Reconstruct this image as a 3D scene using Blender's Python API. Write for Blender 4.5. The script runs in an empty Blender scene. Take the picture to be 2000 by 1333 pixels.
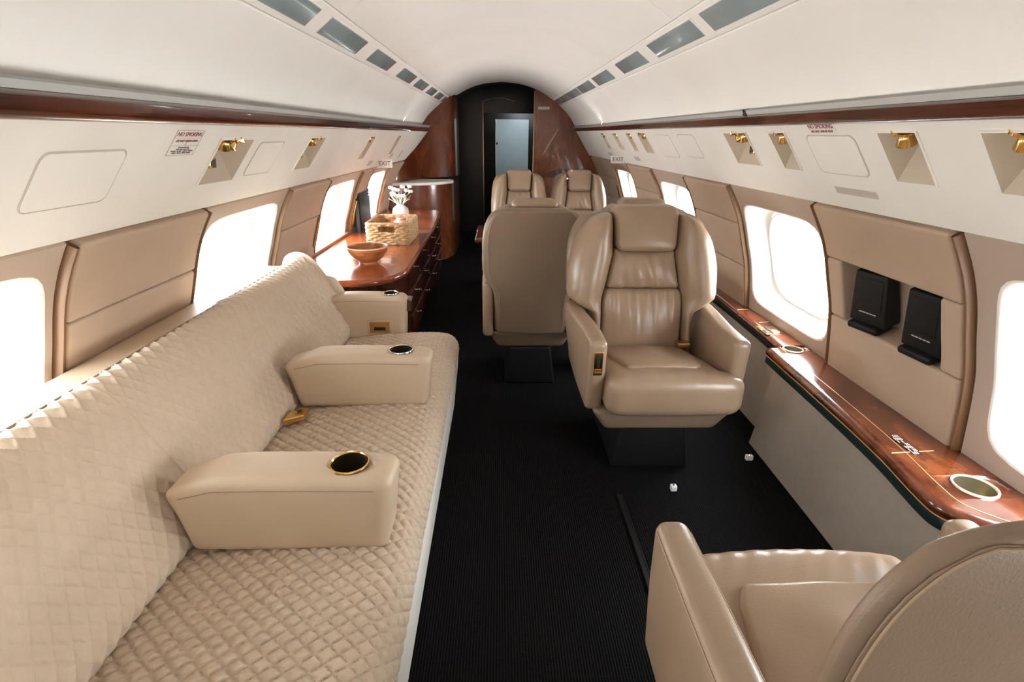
import bpy, math, random
from mathutils import Vector, Matrix
random.seed(7)
S = bpy.context.scene
COL = S.collection
PI = math.pi
H = 1.215

# ------------------------------------------------------------------ camera, sky, exposure
F_PX = 1000.0
VPX, VPY = 975.0, 268.0
d = Vector(((VPX-1000)/F_PX, -(VPY-666.5)/F_PX, -1.0)).normalized()      # cabin axis in camera space
ex = Vector((-d.z, 0, d.x)).normalized()
ez = ex.cross(d)
cam = bpy.data.cameras.new('camera')
cam.sensor_fit = 'HORIZONTAL'; cam.sensor_width = 36.0; cam.lens = 36.0*F_PX/2000.0
cam.clip_start = 0.02
co = bpy.data.objects.new('camera', cam); COL.objects.link(co)
m = Matrix((ex, d, ez)).to_4x4()
co.matrix_world = Matrix.Translation((0, 0, H)) @ m
S.camera = co

w = bpy.data.worlds.new('sky'); S.world = w; w.use_nodes = True
nt = w.node_tree; bg = nt.nodes['Background']
tc = nt.nodes.new('ShaderNodeTexCoord'); sp = nt.nodes.new('ShaderNodeSeparateXYZ')
rp = nt.nodes.new('ShaderNodeValToRGB')
nt.links.new(tc.outputs['Generated'], sp.inputs[0])
mr = nt.nodes.new('ShaderNodeMapRange'); mr.inputs['From Min'].default_value = -1; mr.inputs['From Max'].default_value = 1
nt.links.new(sp.outputs['Z'], mr.inputs['Value']); nt.links.new(mr.outputs[0], rp.inputs[0])
rp.color_ramp.elements[0].position = 0.0; rp.color_ramp.elements[0].color = (.78, .75, .71, 1)   # pale concrete apron
rp.color_ramp.elements[1].position = 1.0; rp.color_ramp.elements[1].color = (.88, .95, 1.0, 1)
e = rp.color_ramp.elements.new(.495); e.color = (.78, .75, .71, 1)
e = rp.color_ramp.elements.new(.505); e.color = (.95, .98, 1.0, 1)
nt.links.new(rp.outputs[0], bg.inputs['Color'])
bg.inputs['Strength'].default_value = 16.0

S.view_settings.view_transform = 'Standard'; S.view_settings.look = 'None'
S.view_settings.exposure = 1.0; S.view_settings.gamma = 1.0; S.view_settings.use_curve_mapping = False
try:
    S.cycles.use_denoising = True
    S.cycles.max_bounces = 10; S.cycles.diffuse_bounces = 8; S.cycles.glossy_bounces = 5; S.cycles.transparent_max_bounces = 12
    S.cycles.sample_clamp_indirect = 12.0
except Exception: pass

# ------------------------------------------------------------------ profile of the cabin
PR = [(1.29,.28),(1.268,.45),(1.235,.64),(1.20,.75),(1.167,.85),(1.13,.93),(1.075,1.02)]
def lerp(a, b, t): return a+(b-a)*t
def clamp(x, a=0., b=1.): return max(a, min(b, x))
def sstep(a, b, x):
    t = clamp((x-a)/(b-a)); return t*t*(3-2*t)
def interp(pts, t):                      # pts [(t, v)]
    if t <= pts[0][0]: return pts[0][1]
    for (a, va), (b, vb) in zip(pts, pts[1:]):
        if t <= b: return va+(vb-va)*(t-a)/(b-a)
    return pts[-1][1]
def cubic(pts, t):                       # smooth (Catmull) interpolation
    n = len(pts)
    if t <= pts[0][0]: return pts[0][1]
    if t >= pts[-1][0]: return pts[-1][1]
    for i in range(n-1):
        if t <= pts[i+1][0]: break
    a, b = pts[i], pts[i+1]; h = b[0]-a[0]; s = (t-a[0])/h
    def sl(j):
        if j == 0: return (pts[1][1]-pts[0][1])/(pts[1][0]-pts[0][0])
        if j == n-1: return (pts[-1][1]-pts[-2][1])/(pts[-1][0]-pts[-2][0])
        return (pts[j+1][1]-pts[j-1][1])/(pts[j+1][0]-pts[j-1][0])
    m0, m1 = sl(i)*h, sl(i+1)*h
    return (2*s**3-3*s*s+1)*a[1]+(s**3-2*s*s+s)*m0+(-2*s**3+3*s*s)*b[1]+(s**3-s*s)*m1
PZ = [(z, x) for x, z in PR]
def wallx(z): return cubic(PZ, z) if z <= 1.02 else wallx(1.02)-.62*(z-1.02)
def WP(side, y, z, out=0.0):             # point on side wall; out = outward (away from the cabin)
    dx = (wallx(z+.01)-wallx(z-.01))/.02
    n = 1/math.sqrt(1+dx*dx)
    x = wallx(z)+out*n; zz = z-out*dx*n
    return Vector((x, y, zz)) if side > 0 else Vector((-(x-.15), y, zz))
VAL = {1: ((1.046,1.026),(.873,1.249)), -1: ((-.931,.999),(-.737,1.239))}
YS = {1: .97, -1: .93}
def rise(y, z): return .006*y*sstep(1.0, 1.25, z)
def VP_(side, y, t, out=0.0):            # point on overhead service panel, t 0 bottom..1 top, out = away from cabin
    if y > 0: y *= YS[side]
    (x0, z0), (x1, z1) = VAL[side]
    x = lerp(x0, x1, t); z = lerp(z0, z1, t)
    dx, dz = x1-x0, z1-z0; L = math.hypot(dx, dz)
    n = Vector((dz/L*side, 0, -dx/L*side)); n = Vector((abs(n.x)*side, 0, abs(n.z)))
    x += out*n.x; z += out*n.z
    return Vector((x, y, z+rise(y, z)))
ARCH = [(0,.54),(.245,.51),(.445,.435),(.625,.32),(.775,.18),(.835,.085)]   # |x-.035| -> height over the eye
def CP(x, y, out=0.0):
    a = abs(x-.035)
    u = cubic(ARCH, a); s = (cubic(ARCH, a+.01)-cubic(ARCH, a-.01))/.02 if a > .011 else 0
    n = 1/math.sqrt(1+s*s); sg = 1 if x >= .035 else -1
    z = H+u+out*n
    return Vector((x-out*s*n*sg, y, z+rise(y, z)))

# ------------------------------------------------------------------ mesh helpers
class MB:
    def __init__(s): s.v = []; s.f = []
    def add(s, vs, fs):
        o = len(s.v); s.v += [tuple(v) for v in vs]; s.f += [tuple(i+o for i in f) for f in fs]
        return s
    def grid(s, P, close_u=False, close_v=False, flip=False):      # P[i][j]
        nu, nv = len(P), len(P[0]); o = len(s.v)
        for r in P: s.v += [tuple(p) for p in r]
        for i in range(nu if close_u else nu-1):
            for j in range(nv if close_v else nv-1):
                a = o+i*nv+j; b = o+((i+1) % nu)*nv+j
                c = o+((i+1) % nu)*nv+(j+1) % nv; dd = o+i*nv+(j+1) % nv
                s.f.append((a, dd, c, b) if flip else (a, b, c, dd))
        return s
    def ngon(s, pts, flip=False):
        o = len(s.v); s.v += [tuple(p) for p in pts]
        ix = tuple(range(o, o+len(pts))); s.f.append(ix[::-1] if flip else ix)
        return s
def obj(name, mb, mat, parent=None, smooth=True, angle=40):
    me = bpy.data.meshes.new(name); me.from_pydata(mb.v, [], mb.f); me.validate()
    me.materials.append(mat)
    import bmesh
    b = bmesh.new(); b.from_mesh(me); bmesh.ops.recalc_face_normals(b, faces=b.faces); b.to_mesh(me); b.free()
    if smooth:
        me.polygons.foreach_set('use_smooth', [True]*len(me.polygons))
        if angle: me.set_sharp_from_angle(angle=math.radians(angle))
    o = bpy.data.objects.new(name, me); COL.objects.link(o)
    if parent is not None: o.parent = parent
    return o
def empty(name, loc=(0,0,0), rz=0):
    o = bpy.data.objects.new(name, None); COL.objects.link(o); o.location = loc; o.rotation_euler = (0,0,rz)
    o.empty_display_size = .05
    return o
def tag(o, label=None, cat=None, group=None, kind=None):
    if label: o['label'] = label
    if cat: o['category'] = cat
    if group: o['group'] = group
    if kind: o['kind'] = kind
    return o
def struct(o): o['kind'] = 'structure'; return o
def copy_tree(o, parent=None):
    c = o.copy(); COL.objects.link(c)
    if parent is not None: c.parent = parent
    for k in [k for k in bpy.data.objects if k.parent == o]: copy_tree(k, c)
    return c
def axis(h, r, n):
    if r > 1e-6:
        e = [-(h-r)-r*t for t in (1, .62, .3)]
        inn = [lerp(-(h-r), h-r, i/n) for i in range(n+1)]
        return e+inn+[-x for x in e[::-1]]
    return [lerp(-h, h, i/n) for i in range(n+1)]
def rbox(mb, c, h, r=.005, n=(1,1,1), fn=None):
    """rounded box centre c, half sizes h, corner radius r, n interior cuts; fn(x,y,z) local -> world"""
    r = min(r, min(h)*.98)
    A = [axis(h[k], r, n[k]) for k in range(3)]
    idx = {}; vs = []; fs = []
    def vid(i, j, k):
        key = (i, j, k)
        if key in idx: return idx[key]
        p = Vector((A[0][i], A[1][j], A[2][k]))
        q = Vector([max(-(h[t]-r), min(h[t]-r, p[t])) for t in range(3)])
        dd = p-q
        if r > 1e-6 and dd.length > 1e-9: p = q+dd.normalized()*r
        p = fn(*p) if fn else p
        vs.append((p[0]+c[0], p[1]+c[1], p[2]+c[2])); idx[key] = len(vs)-1
        return idx[key]
    N = [len(a)-1 for a in A]
    for ax in range(3):
        u, v = [t for t in range(3) if t != ax]
        for end in (0, N[ax]):
            for i in range(N[u]):
                for j in range(N[v]):
                    q = []
                    for (a, b) in ((i, j), (i+1, j), (i+1, j+1), (i, j+1)):
                        t = [0,0,0]; t[ax] = end; t[u] = a; t[v] = b; q.append(vid(*t))
                    fs.append(q if (end > 0) == (ax != 1) else q[::-1])
    return mb.add(vs, fs)
def bx(c, h, r=.004, n=(1,1,1), fn=None): return rbox(MB(), c, h, r, n, fn)
def tube(mb, path, r, n=8, closed=False, cap=True):
    P = [Vector(p) for p in path]; rows = []
    up = Vector((0,0,1))
    for i, p in enumerate(P):
        a = P[i-1] if (i > 0 or closed) else p; b = P[(i+1) % len(P)] if (i < len(P)-1 or closed) else p
        t = (b-a).normalized()
        s = t.cross(up)
        if s.length < 1e-3: s = t.cross(Vector((1,0,0)))
        s.normalize(); q = s.cross(t)
        rr = r[i] if isinstance(r, (list, tuple)) else r
        rows.append([p+s*rr*math.cos(2*PI*k/n)+q*rr*math.sin(2*PI*k/n) for k in range(n)])
    mb.grid(rows, close_u=closed, close_v=True)
    if cap and not closed: mb.ngon(rows[0]); mb.ngon(rows[-1], True)
    return mb
def lathe(mb, prof, c=(0,0,0), n=32, M=None):
    rows = []
    for r, z in prof:
        row = []
        for k in range(n):
            p = Vector((r*math.cos(2*PI*k/n), r*math.sin(2*PI*k/n), z))
            if M is not None: p = M @ p
            row.append(p+Vector(c))
        rows.append(row)
    return mb.grid(rows, close_v=True)
def prism(mb, pts, fn):                    # closed polygon pts swept between fn(p,0) and fn(p,1)
    a = [fn(p, 0) for p in pts]; b = [fn(p, 1) for p in pts]
    mb.grid([a, b], close_v=True); mb.ngon(a, True); mb.ngon(b)
    return mb
def text(name, body, mat, size, M, parent, align='CENTER', depth=.0004):
    c = bpy.data.curves.new(name, 'FONT'); c.body = body; c.size = size; c.align_x = align; c.align_y = 'CENTER'
    c.extrude = depth; c.materials.append(mat); c.resolution_u = 2
    o = bpy.data.objects.new(name, c); COL.objects.link(o)
    bpy.context.view_layer.update()
    me = bpy.data.meshes.new_from_object(o.evaluated_get(bpy.context.evaluated_depsgraph_get()))
    bpy.data.objects.remove(o)
    me.materials.clear(); me.materials.append(mat)
    o = bpy.data.objects.new(name, me); COL.objects.link(o)
    if parent: o.parent = parent
    return o

# ------------------------------------------------------------------ materials
def mat(name, col, rough=.5, var=0., vscale=8., bump=0., bscale=200., coat=0., metal=0., spec=.5, sheen=0., stretch=None):
    m = bpy.data.materials.new(name); m.use_nodes = True
    n = m.node_tree.nodes; l = m.node_tree.links; b = n['Principled BSDF']
    b.inputs['Base Color'].default_value = (*col, 1); b.inputs['Roughness'].default_value = rough
    b.inputs['Metallic'].default_value = metal; b.inputs['Coat Weight'].default_value = coat
    b.inputs['Coat Roughness'].default_value = .06; b.inputs['Specular IOR Level'].default_value = spec
    b.inputs['Sheen Weight'].default_value = sheen
    t = n.new('ShaderNodeTexCoord'); src = t.outputs['Object']
    if stretch:
        mp = n.new('ShaderNodeMapping'); mp.inputs['Scale'].default_value = stretch; l.new(src, mp.inputs[0]); src = mp.outputs[0]
    if var:
        z = n.new('ShaderNodeTexNoise'); z.inputs['Scale'].default_value = vscale; z.inputs['Detail'].default_value = 6
        l.new(src, z.inputs['Vector'])
        r = n.new('ShaderNodeValToRGB')
        r.color_ramp.elements[0].position = .3; r.color_ramp.elements[1].position = .7
        r.color_ramp.elements[0].color = (*[c*(1-var) for c in col], 1); r.color_ramp.elements[1].color = (*[min(1, c*(1+var)) for c in col], 1)
        l.new(z.outputs['Fac'], r.inputs[0]); l.new(r.outputs[0], b.inputs['Base Color'])
    if bump:
        z = n.new('ShaderNodeTexNoise'); z.inputs['Scale'].default_value = bscale; z.inputs['Detail'].default_value = 4
        l.new(src, z.inputs['Vector'])
        q = n.new('ShaderNodeBump'); q.inputs['Strength'].default_value = bump; q.inputs['Distance'].default_value = .002
        l.new(z.outputs['Fac'], q.inputs['Height']); l.new(q.outputs[0], b.inputs['Normal'])
    return m
def wood(name, dark, mid, light, scale=3., stretch=(1,1,1), rough=.25, coat=1.):
    m = bpy.data.materials.new(name); m.use_nodes = True
    n = m.node_tree.nodes; l = m.node_tree.links; b = n['Principled BSDF']
    t = n.new('ShaderNodeTexCoord'); mp = n.new('ShaderNodeMapping'); mp.inputs['Scale'].default_value = stretch
    l.new(t.outputs['Object'], mp.inputs[0])
    z0 = n.new('ShaderNodeTexNoise'); z0.inputs['Scale'].default_value = scale; z0.inputs['Detail'].default_value = 3
    l.new(mp.outputs[0], z0.inputs['Vector'])
    mx = n.new('ShaderNodeMix'); mx.data_type = 'RGBA'; mx.inputs[0].default_value = .35
    l.new(mp.outputs[0], mx.inputs[6]); l.new(z0.outputs['Color'], mx.inputs[7])
    z = n.new('ShaderNodeTexNoise'); z.inputs['Scale'].default_value = scale*3; z.inputs['Detail'].default_value = 10; z.inputs['Roughness'].default_value = .65
    l.new(mx.outputs[2], z.inputs['Vector'])
    r = n.new('ShaderNodeValToRGB'); r.color_ramp.elements[0].position = .3; r.color_ramp.elements[1].position = .72
    r.color_ramp.elements[0].color = (*dark, 1); r.color_ramp.elements[1].color = (*light, 1)
    e = r.color_ramp.elements.new(.5); e.color = (*mid, 1)
    l.new(z.outputs['Fac'], r.inputs[0]); l.new(r.outputs[0], b.inputs['Base Color'])
    b.inputs['Roughness'].default_value = rough; b.inputs['Coat Weight'].default_value = coat; b.inputs['Coat Roughness'].default_value = .04
    return m
M = {}
M['headliner'] = mat('headliner', (.875,.86,.83), .8, .02, 3, .10, 300)
M['valance'] = mat('service_panel_suede', (.81,.785,.735), .7, .03, 5, .2, 350)
M['panel'] = mat('sidewall_fabric', (.48,.357,.262), .72, .04, 6, .25, 500)
M['winpanel'] = mat('window_moulding', (.47,.38,.31), .5, .03, 4)
M['reveal'] = mat('window_reveal', (.82,.79,.74), .4)
M['lip'] = mat('grey_lip', (.50,.50,.48), .35, coat=.3)
M['wood'] = wood('mahogany', (.020,.004,.002), (.060,.012,.005), (.13,.030,.011), 3.0, (1,.35,1), .25, .6)
M['bulkwood'] = wood('bulkhead_veneer', (.075,.017,.006), (.15,.036,.012), (.24,.070,.024), 3.0, (1,1,.45))
M['burl'] = wood('burl_veneer', (.04,.008,.003), (.125,.027,.009), (.30,.08,.022), 4.0, (1.2,.8,1.2), .2, .8)
M['counter'] = wood('counter_veneer', (.13,.024,.007), (.27,.058,.015), (.46,.12,.032), 2.2, (1.2,.6,1.2), .22, .45)
M['darkwood'] = wood('dark_mahogany', (.020,.005,.003), (.050,.012,.006), (.09,.022,.010), 3.0, (1,1,.4))
M['inlay'] = mat('inlay_line', (.75,.45,.20), .35)
M['leather'] = mat('tan_leather', (.30,.205,.135), .33, .07, 7, .22, 260, spec=.55)
M['leather_shade'] = mat('tan_leather_shaded', (.215,.148,.098), .42, .05, 6, .25, 300)  # tan leather darkened in colour to carry the shade on chair backs
M['sofa'] = mat('quilted_fabric', (.52,.405,.295), .78, .035, 20, .35, 600, sheen=.2)
M['armcream'] = mat('cream_leather', (.52,.395,.275), .48, .03, 8, .12, 300)
M['stitch'] = mat('stitching', (.30,.21,.14), .7)
M['white'] = mat('white_plastic', (.85,.83,.78), .4)
M['sofafront'] = mat('sofa_skirt', (.80,.76,.68), .7, bump=.2, bscale=300)
M['gold'] = mat('polished_gold', (.80,.50,.16), .16, metal=1.)
M['brass'] = mat('satin_brass', (.62,.40,.17), .3, metal=1.)
M['chrome'] = mat('chrome', (.85,.85,.83), .12, metal=1.)
M['ring'] = mat('cup_ring', (.86,.80,.70), .25, metal=.6)
M['trim'] = mat('brown_edge_trim', (.20,.105,.05), .4)
M['black'] = mat('black_plastic', (.007,.0065,.007), .5, spec=.3)
M['screen'] = mat('screen_glass', (.006,.0065,.007), .5, spec=.3)
M['dark'] = mat('dark_recess', (.015,.011,.009), .5)
M['cupwell'] = mat('cup_well', (.06,.045,.03), .3, metal=.6)
M['cupsteel'] = mat('cup_well_steel', (.35,.30,.20), .3, metal=.8)
M['greenedge'] = mat('green_edge', (.014,.030,.027), .4)
M['greypanel'] = mat('grey_fabric', (.36,.31,.265), .8, .04, 30, .3, 500)
M['lens'] = mat('grey_lens', (.30,.38,.405), .15, .10, 5, coat=.4)
M['sign'] = mat('placard_white', (.82,.78,.74), .45)
M['signred'] = mat('placard_red', (.25,.05,.06), .5)
M['signdark'] = mat('placard_ink', (.07,.075,.06), .5)
M['signexit'] = mat('exit_ink', (.08,.03,.07), .5)
M['greyplate'] = mat('grey_plate', (.52,.47,.41), .55)
M['basket'] = mat('water_hyacinth', (.55,.36,.19), .8, .35, 45, .5, 120)
M['bowl'] = wood('bowl_wood', (.22,.06,.02), (.40,.13,.04), (.55,.22,.08), 5, (1,1,4), .35, .3)
M['bowlrim'] = mat('bowl_rim', (.78,.58,.40), .4)
M['ceramic'] = mat('white_ceramic', (.88,.87,.85), .3, coat=.4)
M['petal'] = mat('white_petal', (.90,.88,.84), .6)
M['leaf'] = mat('pale_leaf', (.30,.34,.24), .6, .15, 20)
M['doorpane'] = mat('blue_grey_door', (.42,.52,.55), .35, .05, 8)
M['sill'] = mat('mauve_sill', (.30,.16,.125), .45)
M['rubber'] = mat('gasket', (.78,.84,.88), .5)
M['corridor'] = mat('corridor_shade_lining', (.045,.040,.036), .6)  # dark colour put on the corridor ceiling to deepen its shade
M['near_black'] = mat('dark_cabinet', (.012,.008,.006), .3)  # near-black colour of corridor walls, door frame and plinth
M['skin'] = mat('outer_lining', (.30,.27,.24), .8)
# carpet: fine ribs
def carpet():
    m = mat('ribbed_carpet', (.006,.0055,.0055), .95, spec=.05)
    n = m.node_tree.nodes; l = m.node_tree.links; b = n['Principled BSDF']
    t = n['Texture Coordinate']
    wv = n.new('ShaderNodeTexWave'); wv.wave_type = 'BANDS'; wv.bands_direction = 'X'
    wv.inputs['Scale'].default_value = 42; wv.inputs['Distortion'].default_value = 1.5; wv.inputs['Detail'].default_value = 3; wv.inputs['Detail Scale'].default_value = 6
    l.new(t.outputs['Object'], wv.inputs['Vector'])
    z = n.new('ShaderNodeTexNoise'); z.inputs['Scale'].default_value = 260; l.new(t.outputs['Object'], z.inputs['Vector'])
    ad = n.new('ShaderNodeMath'); ad.operation = 'ADD'; l.new(wv.outputs['Fac'], ad.inputs[0]); l.new(z.outputs['Fac'], ad.inputs[1])
    q = n.new('ShaderNodeBump'); q.inputs['Strength'].default_value = .7; q.inputs['Distance'].default_value = .003
    l.new(ad.outputs[0], q.inputs['Height']); l.new(q.outputs[0], b.inputs['Normal'])
    r = n.new('ShaderNodeValToRGB'); r.color_ramp.elements[0].color = (.0035,.0032,.0032,1); r.color_ramp.elements[1].color = (.012,.011,.0108,1)
    l.new(wv.outputs['Fac'], r.inputs[0]); l.new(r.outputs[0], b.inputs['Base Color'])
    return m
M['carpet'] = carpet()
def glass():
    m = bpy.data.materials.new('window_glass'); m.use_nodes = True
    n = m.node_tree.nodes; l = m.node_tree.links; n.remove(n['Principled BSDF'])
    t = n.new('ShaderNodeBsdfTransparent'); t.inputs[0].default_value = (.95,.97,.98,1)
    g = n.new('ShaderNodeBsdfGlossy'); g.inputs['Roughness'].default_value = .03
    x = n.new('ShaderNodeMixShader'); x.inputs[0].default_value = .05
    l.new(t.outputs[0], x.inputs[1]); l.new(g.outputs[0], x.inputs[2]); l.new(x.outputs[0], n['Material Output'].inputs[0])
    return m
M['glass'] = glass()

# ================================================================== STRUCTURE
Y0, Y1 = -1.35, 6.35            # cabin ends
YB = 8.6                        # far end of the corridor
fl = struct(obj('floor', bx((0.05, (Y0+YB)/2, -.03), (1.35, (YB-Y0)/2, .03), .0), M['carpet'], smooth=False))

WIN = {1: [-.54, .80, 2.12, 3.44, 4.86], -1: [-.54, .80, 2.07, 3.38, 4.385]}
HALF = .31
BAYH = {1: [.36, .37, .34, .345, .345], -1: [.36, .34, .345, .365, .33]}
ZB, ZTS = .40, {1: 1.02, -1: .99}              # bottom/top of the sidewall band
ZC, ZH = .705, .232             # window opening centre / half height
OUT = .085                      # depth of the reveal
# --- outer linings with openings
def wall_lining(side, name):
    mb = MB(); ys = [Y0]; op = []
    for yc in WIN[side]: ys += [yc-.27, yc+.27]; op.append((yc-.27, yc+.27))
    ys.append(YB if True else Y1)
    zs = [-.02, .10, .28, ZC-.20, ZC, ZC+.20, .99, 1.15, 1.35]
    def P(y, z):
        if z < .28: 
            x = 1.20+(z/.28)*.18
        elif z > 1.02: x = lerp(wallx(1.02), .90, (z-1.02)/.33)+OUT+.03
        else: x = wallx(z)+OUT+.03
        return Vector((x if side > 0 else -(x-.15), y, z))
    for i in range(len(ys)-1):
        hole = any(abs(ys[i]-a) < 1e-6 and abs(ys[i+1]-b) < 1e-6 for a, b in op)
        for j in range(len(zs)-1):
            if hole and zs[j] >= ZC-.21 and zs[j+1] <= ZC+.21: continue
            q = [P(ys[i], zs[j]), P(ys[i+1], zs[j]), P(ys[i+1], zs[j+1]), P(ys[i], zs[j+1])]
            mb.ngon(q)
    return struct(obj(name, mb, M['skin'], smooth=False))
wall = {1: wall_lining(1, 'wall_right'), -1: wall_lining(-1, 'wall_left')}

# --- windows: moulded surround, funnel reveal, gasket, pane
def sup(th, hx, hz, n):
    c, s = math.cos(th), math.sin(th)
    r = (abs(c/hx)**n+abs(s/hz)**n)**(-1/n)
    return r*c, r*s
def make_window(k, side, yc, hw):
    N = 96
    ths = [2*PI*i/N for i in range(N)]
    # include rectangle corners
    ZT = ZTS[side]; zlo, zhi = ZB-ZC, ZT-ZC
    def rect(th):
        c, s = math.cos(th), math.sin(th)
        t = 1e9
        if abs(c) > 1e-9: t = min(t, hw/abs(c))
        if s > 1e-9: t = min(t, zhi/s)
        if s < -1e-9: t = min(t, zlo/s)
        return t*c, t*s
    for cy, cz in ((hw, zhi), (-hw, zhi), (-hw, zlo), (hw, zlo)):
        a = math.atan2(cz, cy) % (2*PI); i = round(a/(2*PI)*N) % N; ths[i] = a
    rings = []
    rings.append([WP(side, yc+a, ZC+b, .02) for a, b in map(rect, ths)])
    rings.append([WP(side, yc+a, ZC+b, .004) for a, b in map(rect, ths)])
    rings.append([WP(side, yc+a*.997, ZC+b*.997, .0) for a, b in map(rect, ths)])
    for f in (.66, .33):
        row = []
        for th in ths:
            a, b = rect(th); a2, b2 = sup(th, HALF+.006, ZH+.006, 7)
            row.append(WP(side, yc+lerp(a2, a, f), ZC+lerp(b2, b, f), 0))
        rings.append(row)
    for hx, hz, n, o in ((HALF+.008, ZH+.008, 7, 0), (HALF+.002, ZH+.002, 7, .001), (HALF-.003, ZH-.003, 7, .007), (HALF-.022, ZH-.018, 6, .035), (HALF-.036, ZH-.028, 5, .062), (HALF-.046, ZH-.036, 4, .072), (HALF-.052, ZH-.040, 3.4, .076)):
        rings.append([WP(side, yc+a, ZC+b, o) for a, b in (sup(th, hx, hz, n) for th in ths)])
    mb = MB(); mb.grid(rings[:6], close_v=True)
    wn = struct(obj('window_%d' % k, mb, M['winpanel'], angle=35))
    mb = MB(); mb.grid(rings[5:], close_v=True)
    obj('reveal', mb, M['reveal'], wn, angle=50)
    mb = MB()
    hx, hz = HALF-.052, ZH-.040
    prof = [(0, .076), (-.004, .070), (-.010, .070), (-.014, .076), (-.014, .092)]
    mb.grid([[WP(side, yc+a, ZC+b, o) for a, b in (sup(th, hx+q, hz+q, 3.2) for th in ths)] for q, o in prof], close_v=True)
    obj('gasket', mb, M['rubber'], wn)
    mb = MB()
    mb.ngon([WP(side, yc+a, ZC+b, .088) for a, b in (sup(th, hx-.012, hz-.012, 3.2) for th in ths)])
    obj('pane', mb, M['glass'], wn, smooth=False)
    # skylight through this window (portal: samples the sky only)
    la = bpy.data.lights.new('window_portal', 'AREA'); la.shape = 'RECTANGLE'; la.size = .62; la.size_y = .44
    la.cycles.is_portal = True
    lo = bpy.data.objects.new('window_portal', la); COL.objects.link(lo)
    lo.location = WP(side, yc, ZC, .16)
    lo.rotation_euler = (0, PI/2*side, 0)
    lo.rotation_euler = Vector((-side, 0, 0)).to_track_quat('-Z', 'Z').to_euler()
    return wn
wins = {}
k = 1
for side in (-1, 1):
    for i, yc in enumerate(WIN[side]):
        wins[(side, i)] = make_window(k, side, yc, BAYH[side][i]); k += 1

# --- upholstered panels between windows (three pads each) with edge trims
SEAM = {1: (.625, .838), -1: (.56, .795)}
def pad(side, y0, y1, z0, z1, th=.016, name='upholstered_panel', m='panel', parent=None):
    hy, hz = (y1-y0)/2-.0012, (z1-z0)/2-.0012; yc, zc = (y0+y1)/2, (z0+z1)/2
    mb = MB()
    def fn(x, y, z): return WP(side, yc+y, zc+z, -x)
    rbox(mb, (0,0,0), (th, hy, hz), .010, (1, 4, 6), fn)
    return obj(name, mb, M[m], parent or wall[side])
def edge_trim(side, y, wd=.0065):
    mb = MB(); rows = []
    for i in range(15):
        z = lerp(ZB, ZTS[side]-.004, i/14)
        rows.append([WP(side, y+a, z, -o) for a, o in ((-wd, -.02), (-wd, .010), (-wd*.5, .018), (wd*.5, .018), (wd, .010), (wd, -.02))])
    mb.grid(rows); 
    return obj('edge_trim', mb, M['trim'], wall[side])
NICHE = (1.268, 1.690)
for side in (1, -1):
    edges = []
    W_ = WIN[side]; Hs = BAYH[side]
    for i in range(len(W_)):
        lo = W_[i-1]+Hs[i-1] if i else Y0
        edges.append((lo, W_[i]-Hs[i]))
    edges.append((W_[-1]+Hs[-1], Y1 if side > 0 else 5.75))
    s0, s1 = SEAM[side]
    for (a, b) in edges:
        if b-a < .05: continue
        ta = .026 if a > Y0 else 0
        edge_trim(side, a+.012)
        if b < 5.6: edge_trim(side, b-.006, .005)
        a += ta; b -= .012
        if b-a > 1.0:
            cuts = [a, (a+b)/2, b]
        else: cuts = [a, b]
        for p, q in zip(cuts, cuts[1:]):
            pad(side, p, q, s1, ZTS[side])
            pad(side, p, q, ZB, s0)
            if side > 0 and p < 1.3 < q:
                pad(side, p, NICHE[0], s0, s1); pad(side, NICHE[1], q, s0, s1)
            else: pad(side, p, q, s0, s1)
# niche box for the monitors
mb = MB()
ny0, ny1 = NICHE; s0, s1 = SEAM[1]
for i in range(1):
    A = [WP(1, y, z, -.005) for y, z in ((ny0, s0), (ny1, s0), (ny1, s1), (ny0, s1))]
    B = [WP(1, y, z, .075) for y, z in ((ny0, s0), (ny1, s0), (ny1, s1), (ny0, s1))]
    mb.grid([A, B], close_v=True); mb.ngon(B)
obj('monitor_niche', mb, M['panel'], wall[1], smooth=False)

# --- overhead service panels (valances)
LAMPS = {1: [(1.03,.155,1),(1.195,.13,1),(1.757,.113,1),(2.037,.213,2),(3.475,.21,2),(3.86,.15,1),(4.32,.17,1),(4.84,.17,1)],
         -1: [(1.665,.23,2),(2.455,.22,2),(3.59,.16,1),(4.57,.16,1)]}
LAMPS[1][0] = (.89,.145,1)
LT0, LT1 = {1: .42, -1: .32}, {1: .905, -1: .815}
valance = {}
for side in (1, -1):
    yend = (6.33 if side > 0 else 5.95)/YS[side]
    ys = {Y0, yend}
    for (ya, L, n) in LAMPS[side]: ys |= {ya, ya+L}
    yy = sorted(ys); cols = []
    for a, b in zip(yy, yy[1:]):
        n = max(1, int((b-a)/.3))
        hole = any(abs(a-q) < 1e-6 for q, L, _ in LAMPS[side])
        if hole: cols.append((a, b, True))
        else: cols += [(lerp(a, b, i/n), lerp(a, b, (i+1)/n), False) for i in range(n)]
    ts = [0, LT0[side], LT1[side], 1]
    mb = MB()
    for a, b, hole in cols:
        for i in range(3):
            if hole and i == 1: continue
            mb.ngon([VP_(side, a, ts[i]), VP_(side, b, ts[i]), VP_(side, b, ts[i+1]), VP_(side, a, ts[i+1])])
        # rounded lower lip turning back to the wall
        lip = [(0, 0), (-.012, .004), (-.016, .014), (-.012, .05), (.0, .13)]
        pr = []
        for t, o in lip:
            pr.append([VP_(side, y, t*1.0, o) for y in (a, b)])
        mb.grid(pr)
    v = obj('overhead_service_panel', mb, M['valance'], angle=30)
    tag(v, 'long cream service panel above the windows on the %s side of the cabin' % ('ledge and armchair' if side > 0 else 'sofa and credenza'), 'service panel')
    valance[side] = v
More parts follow.
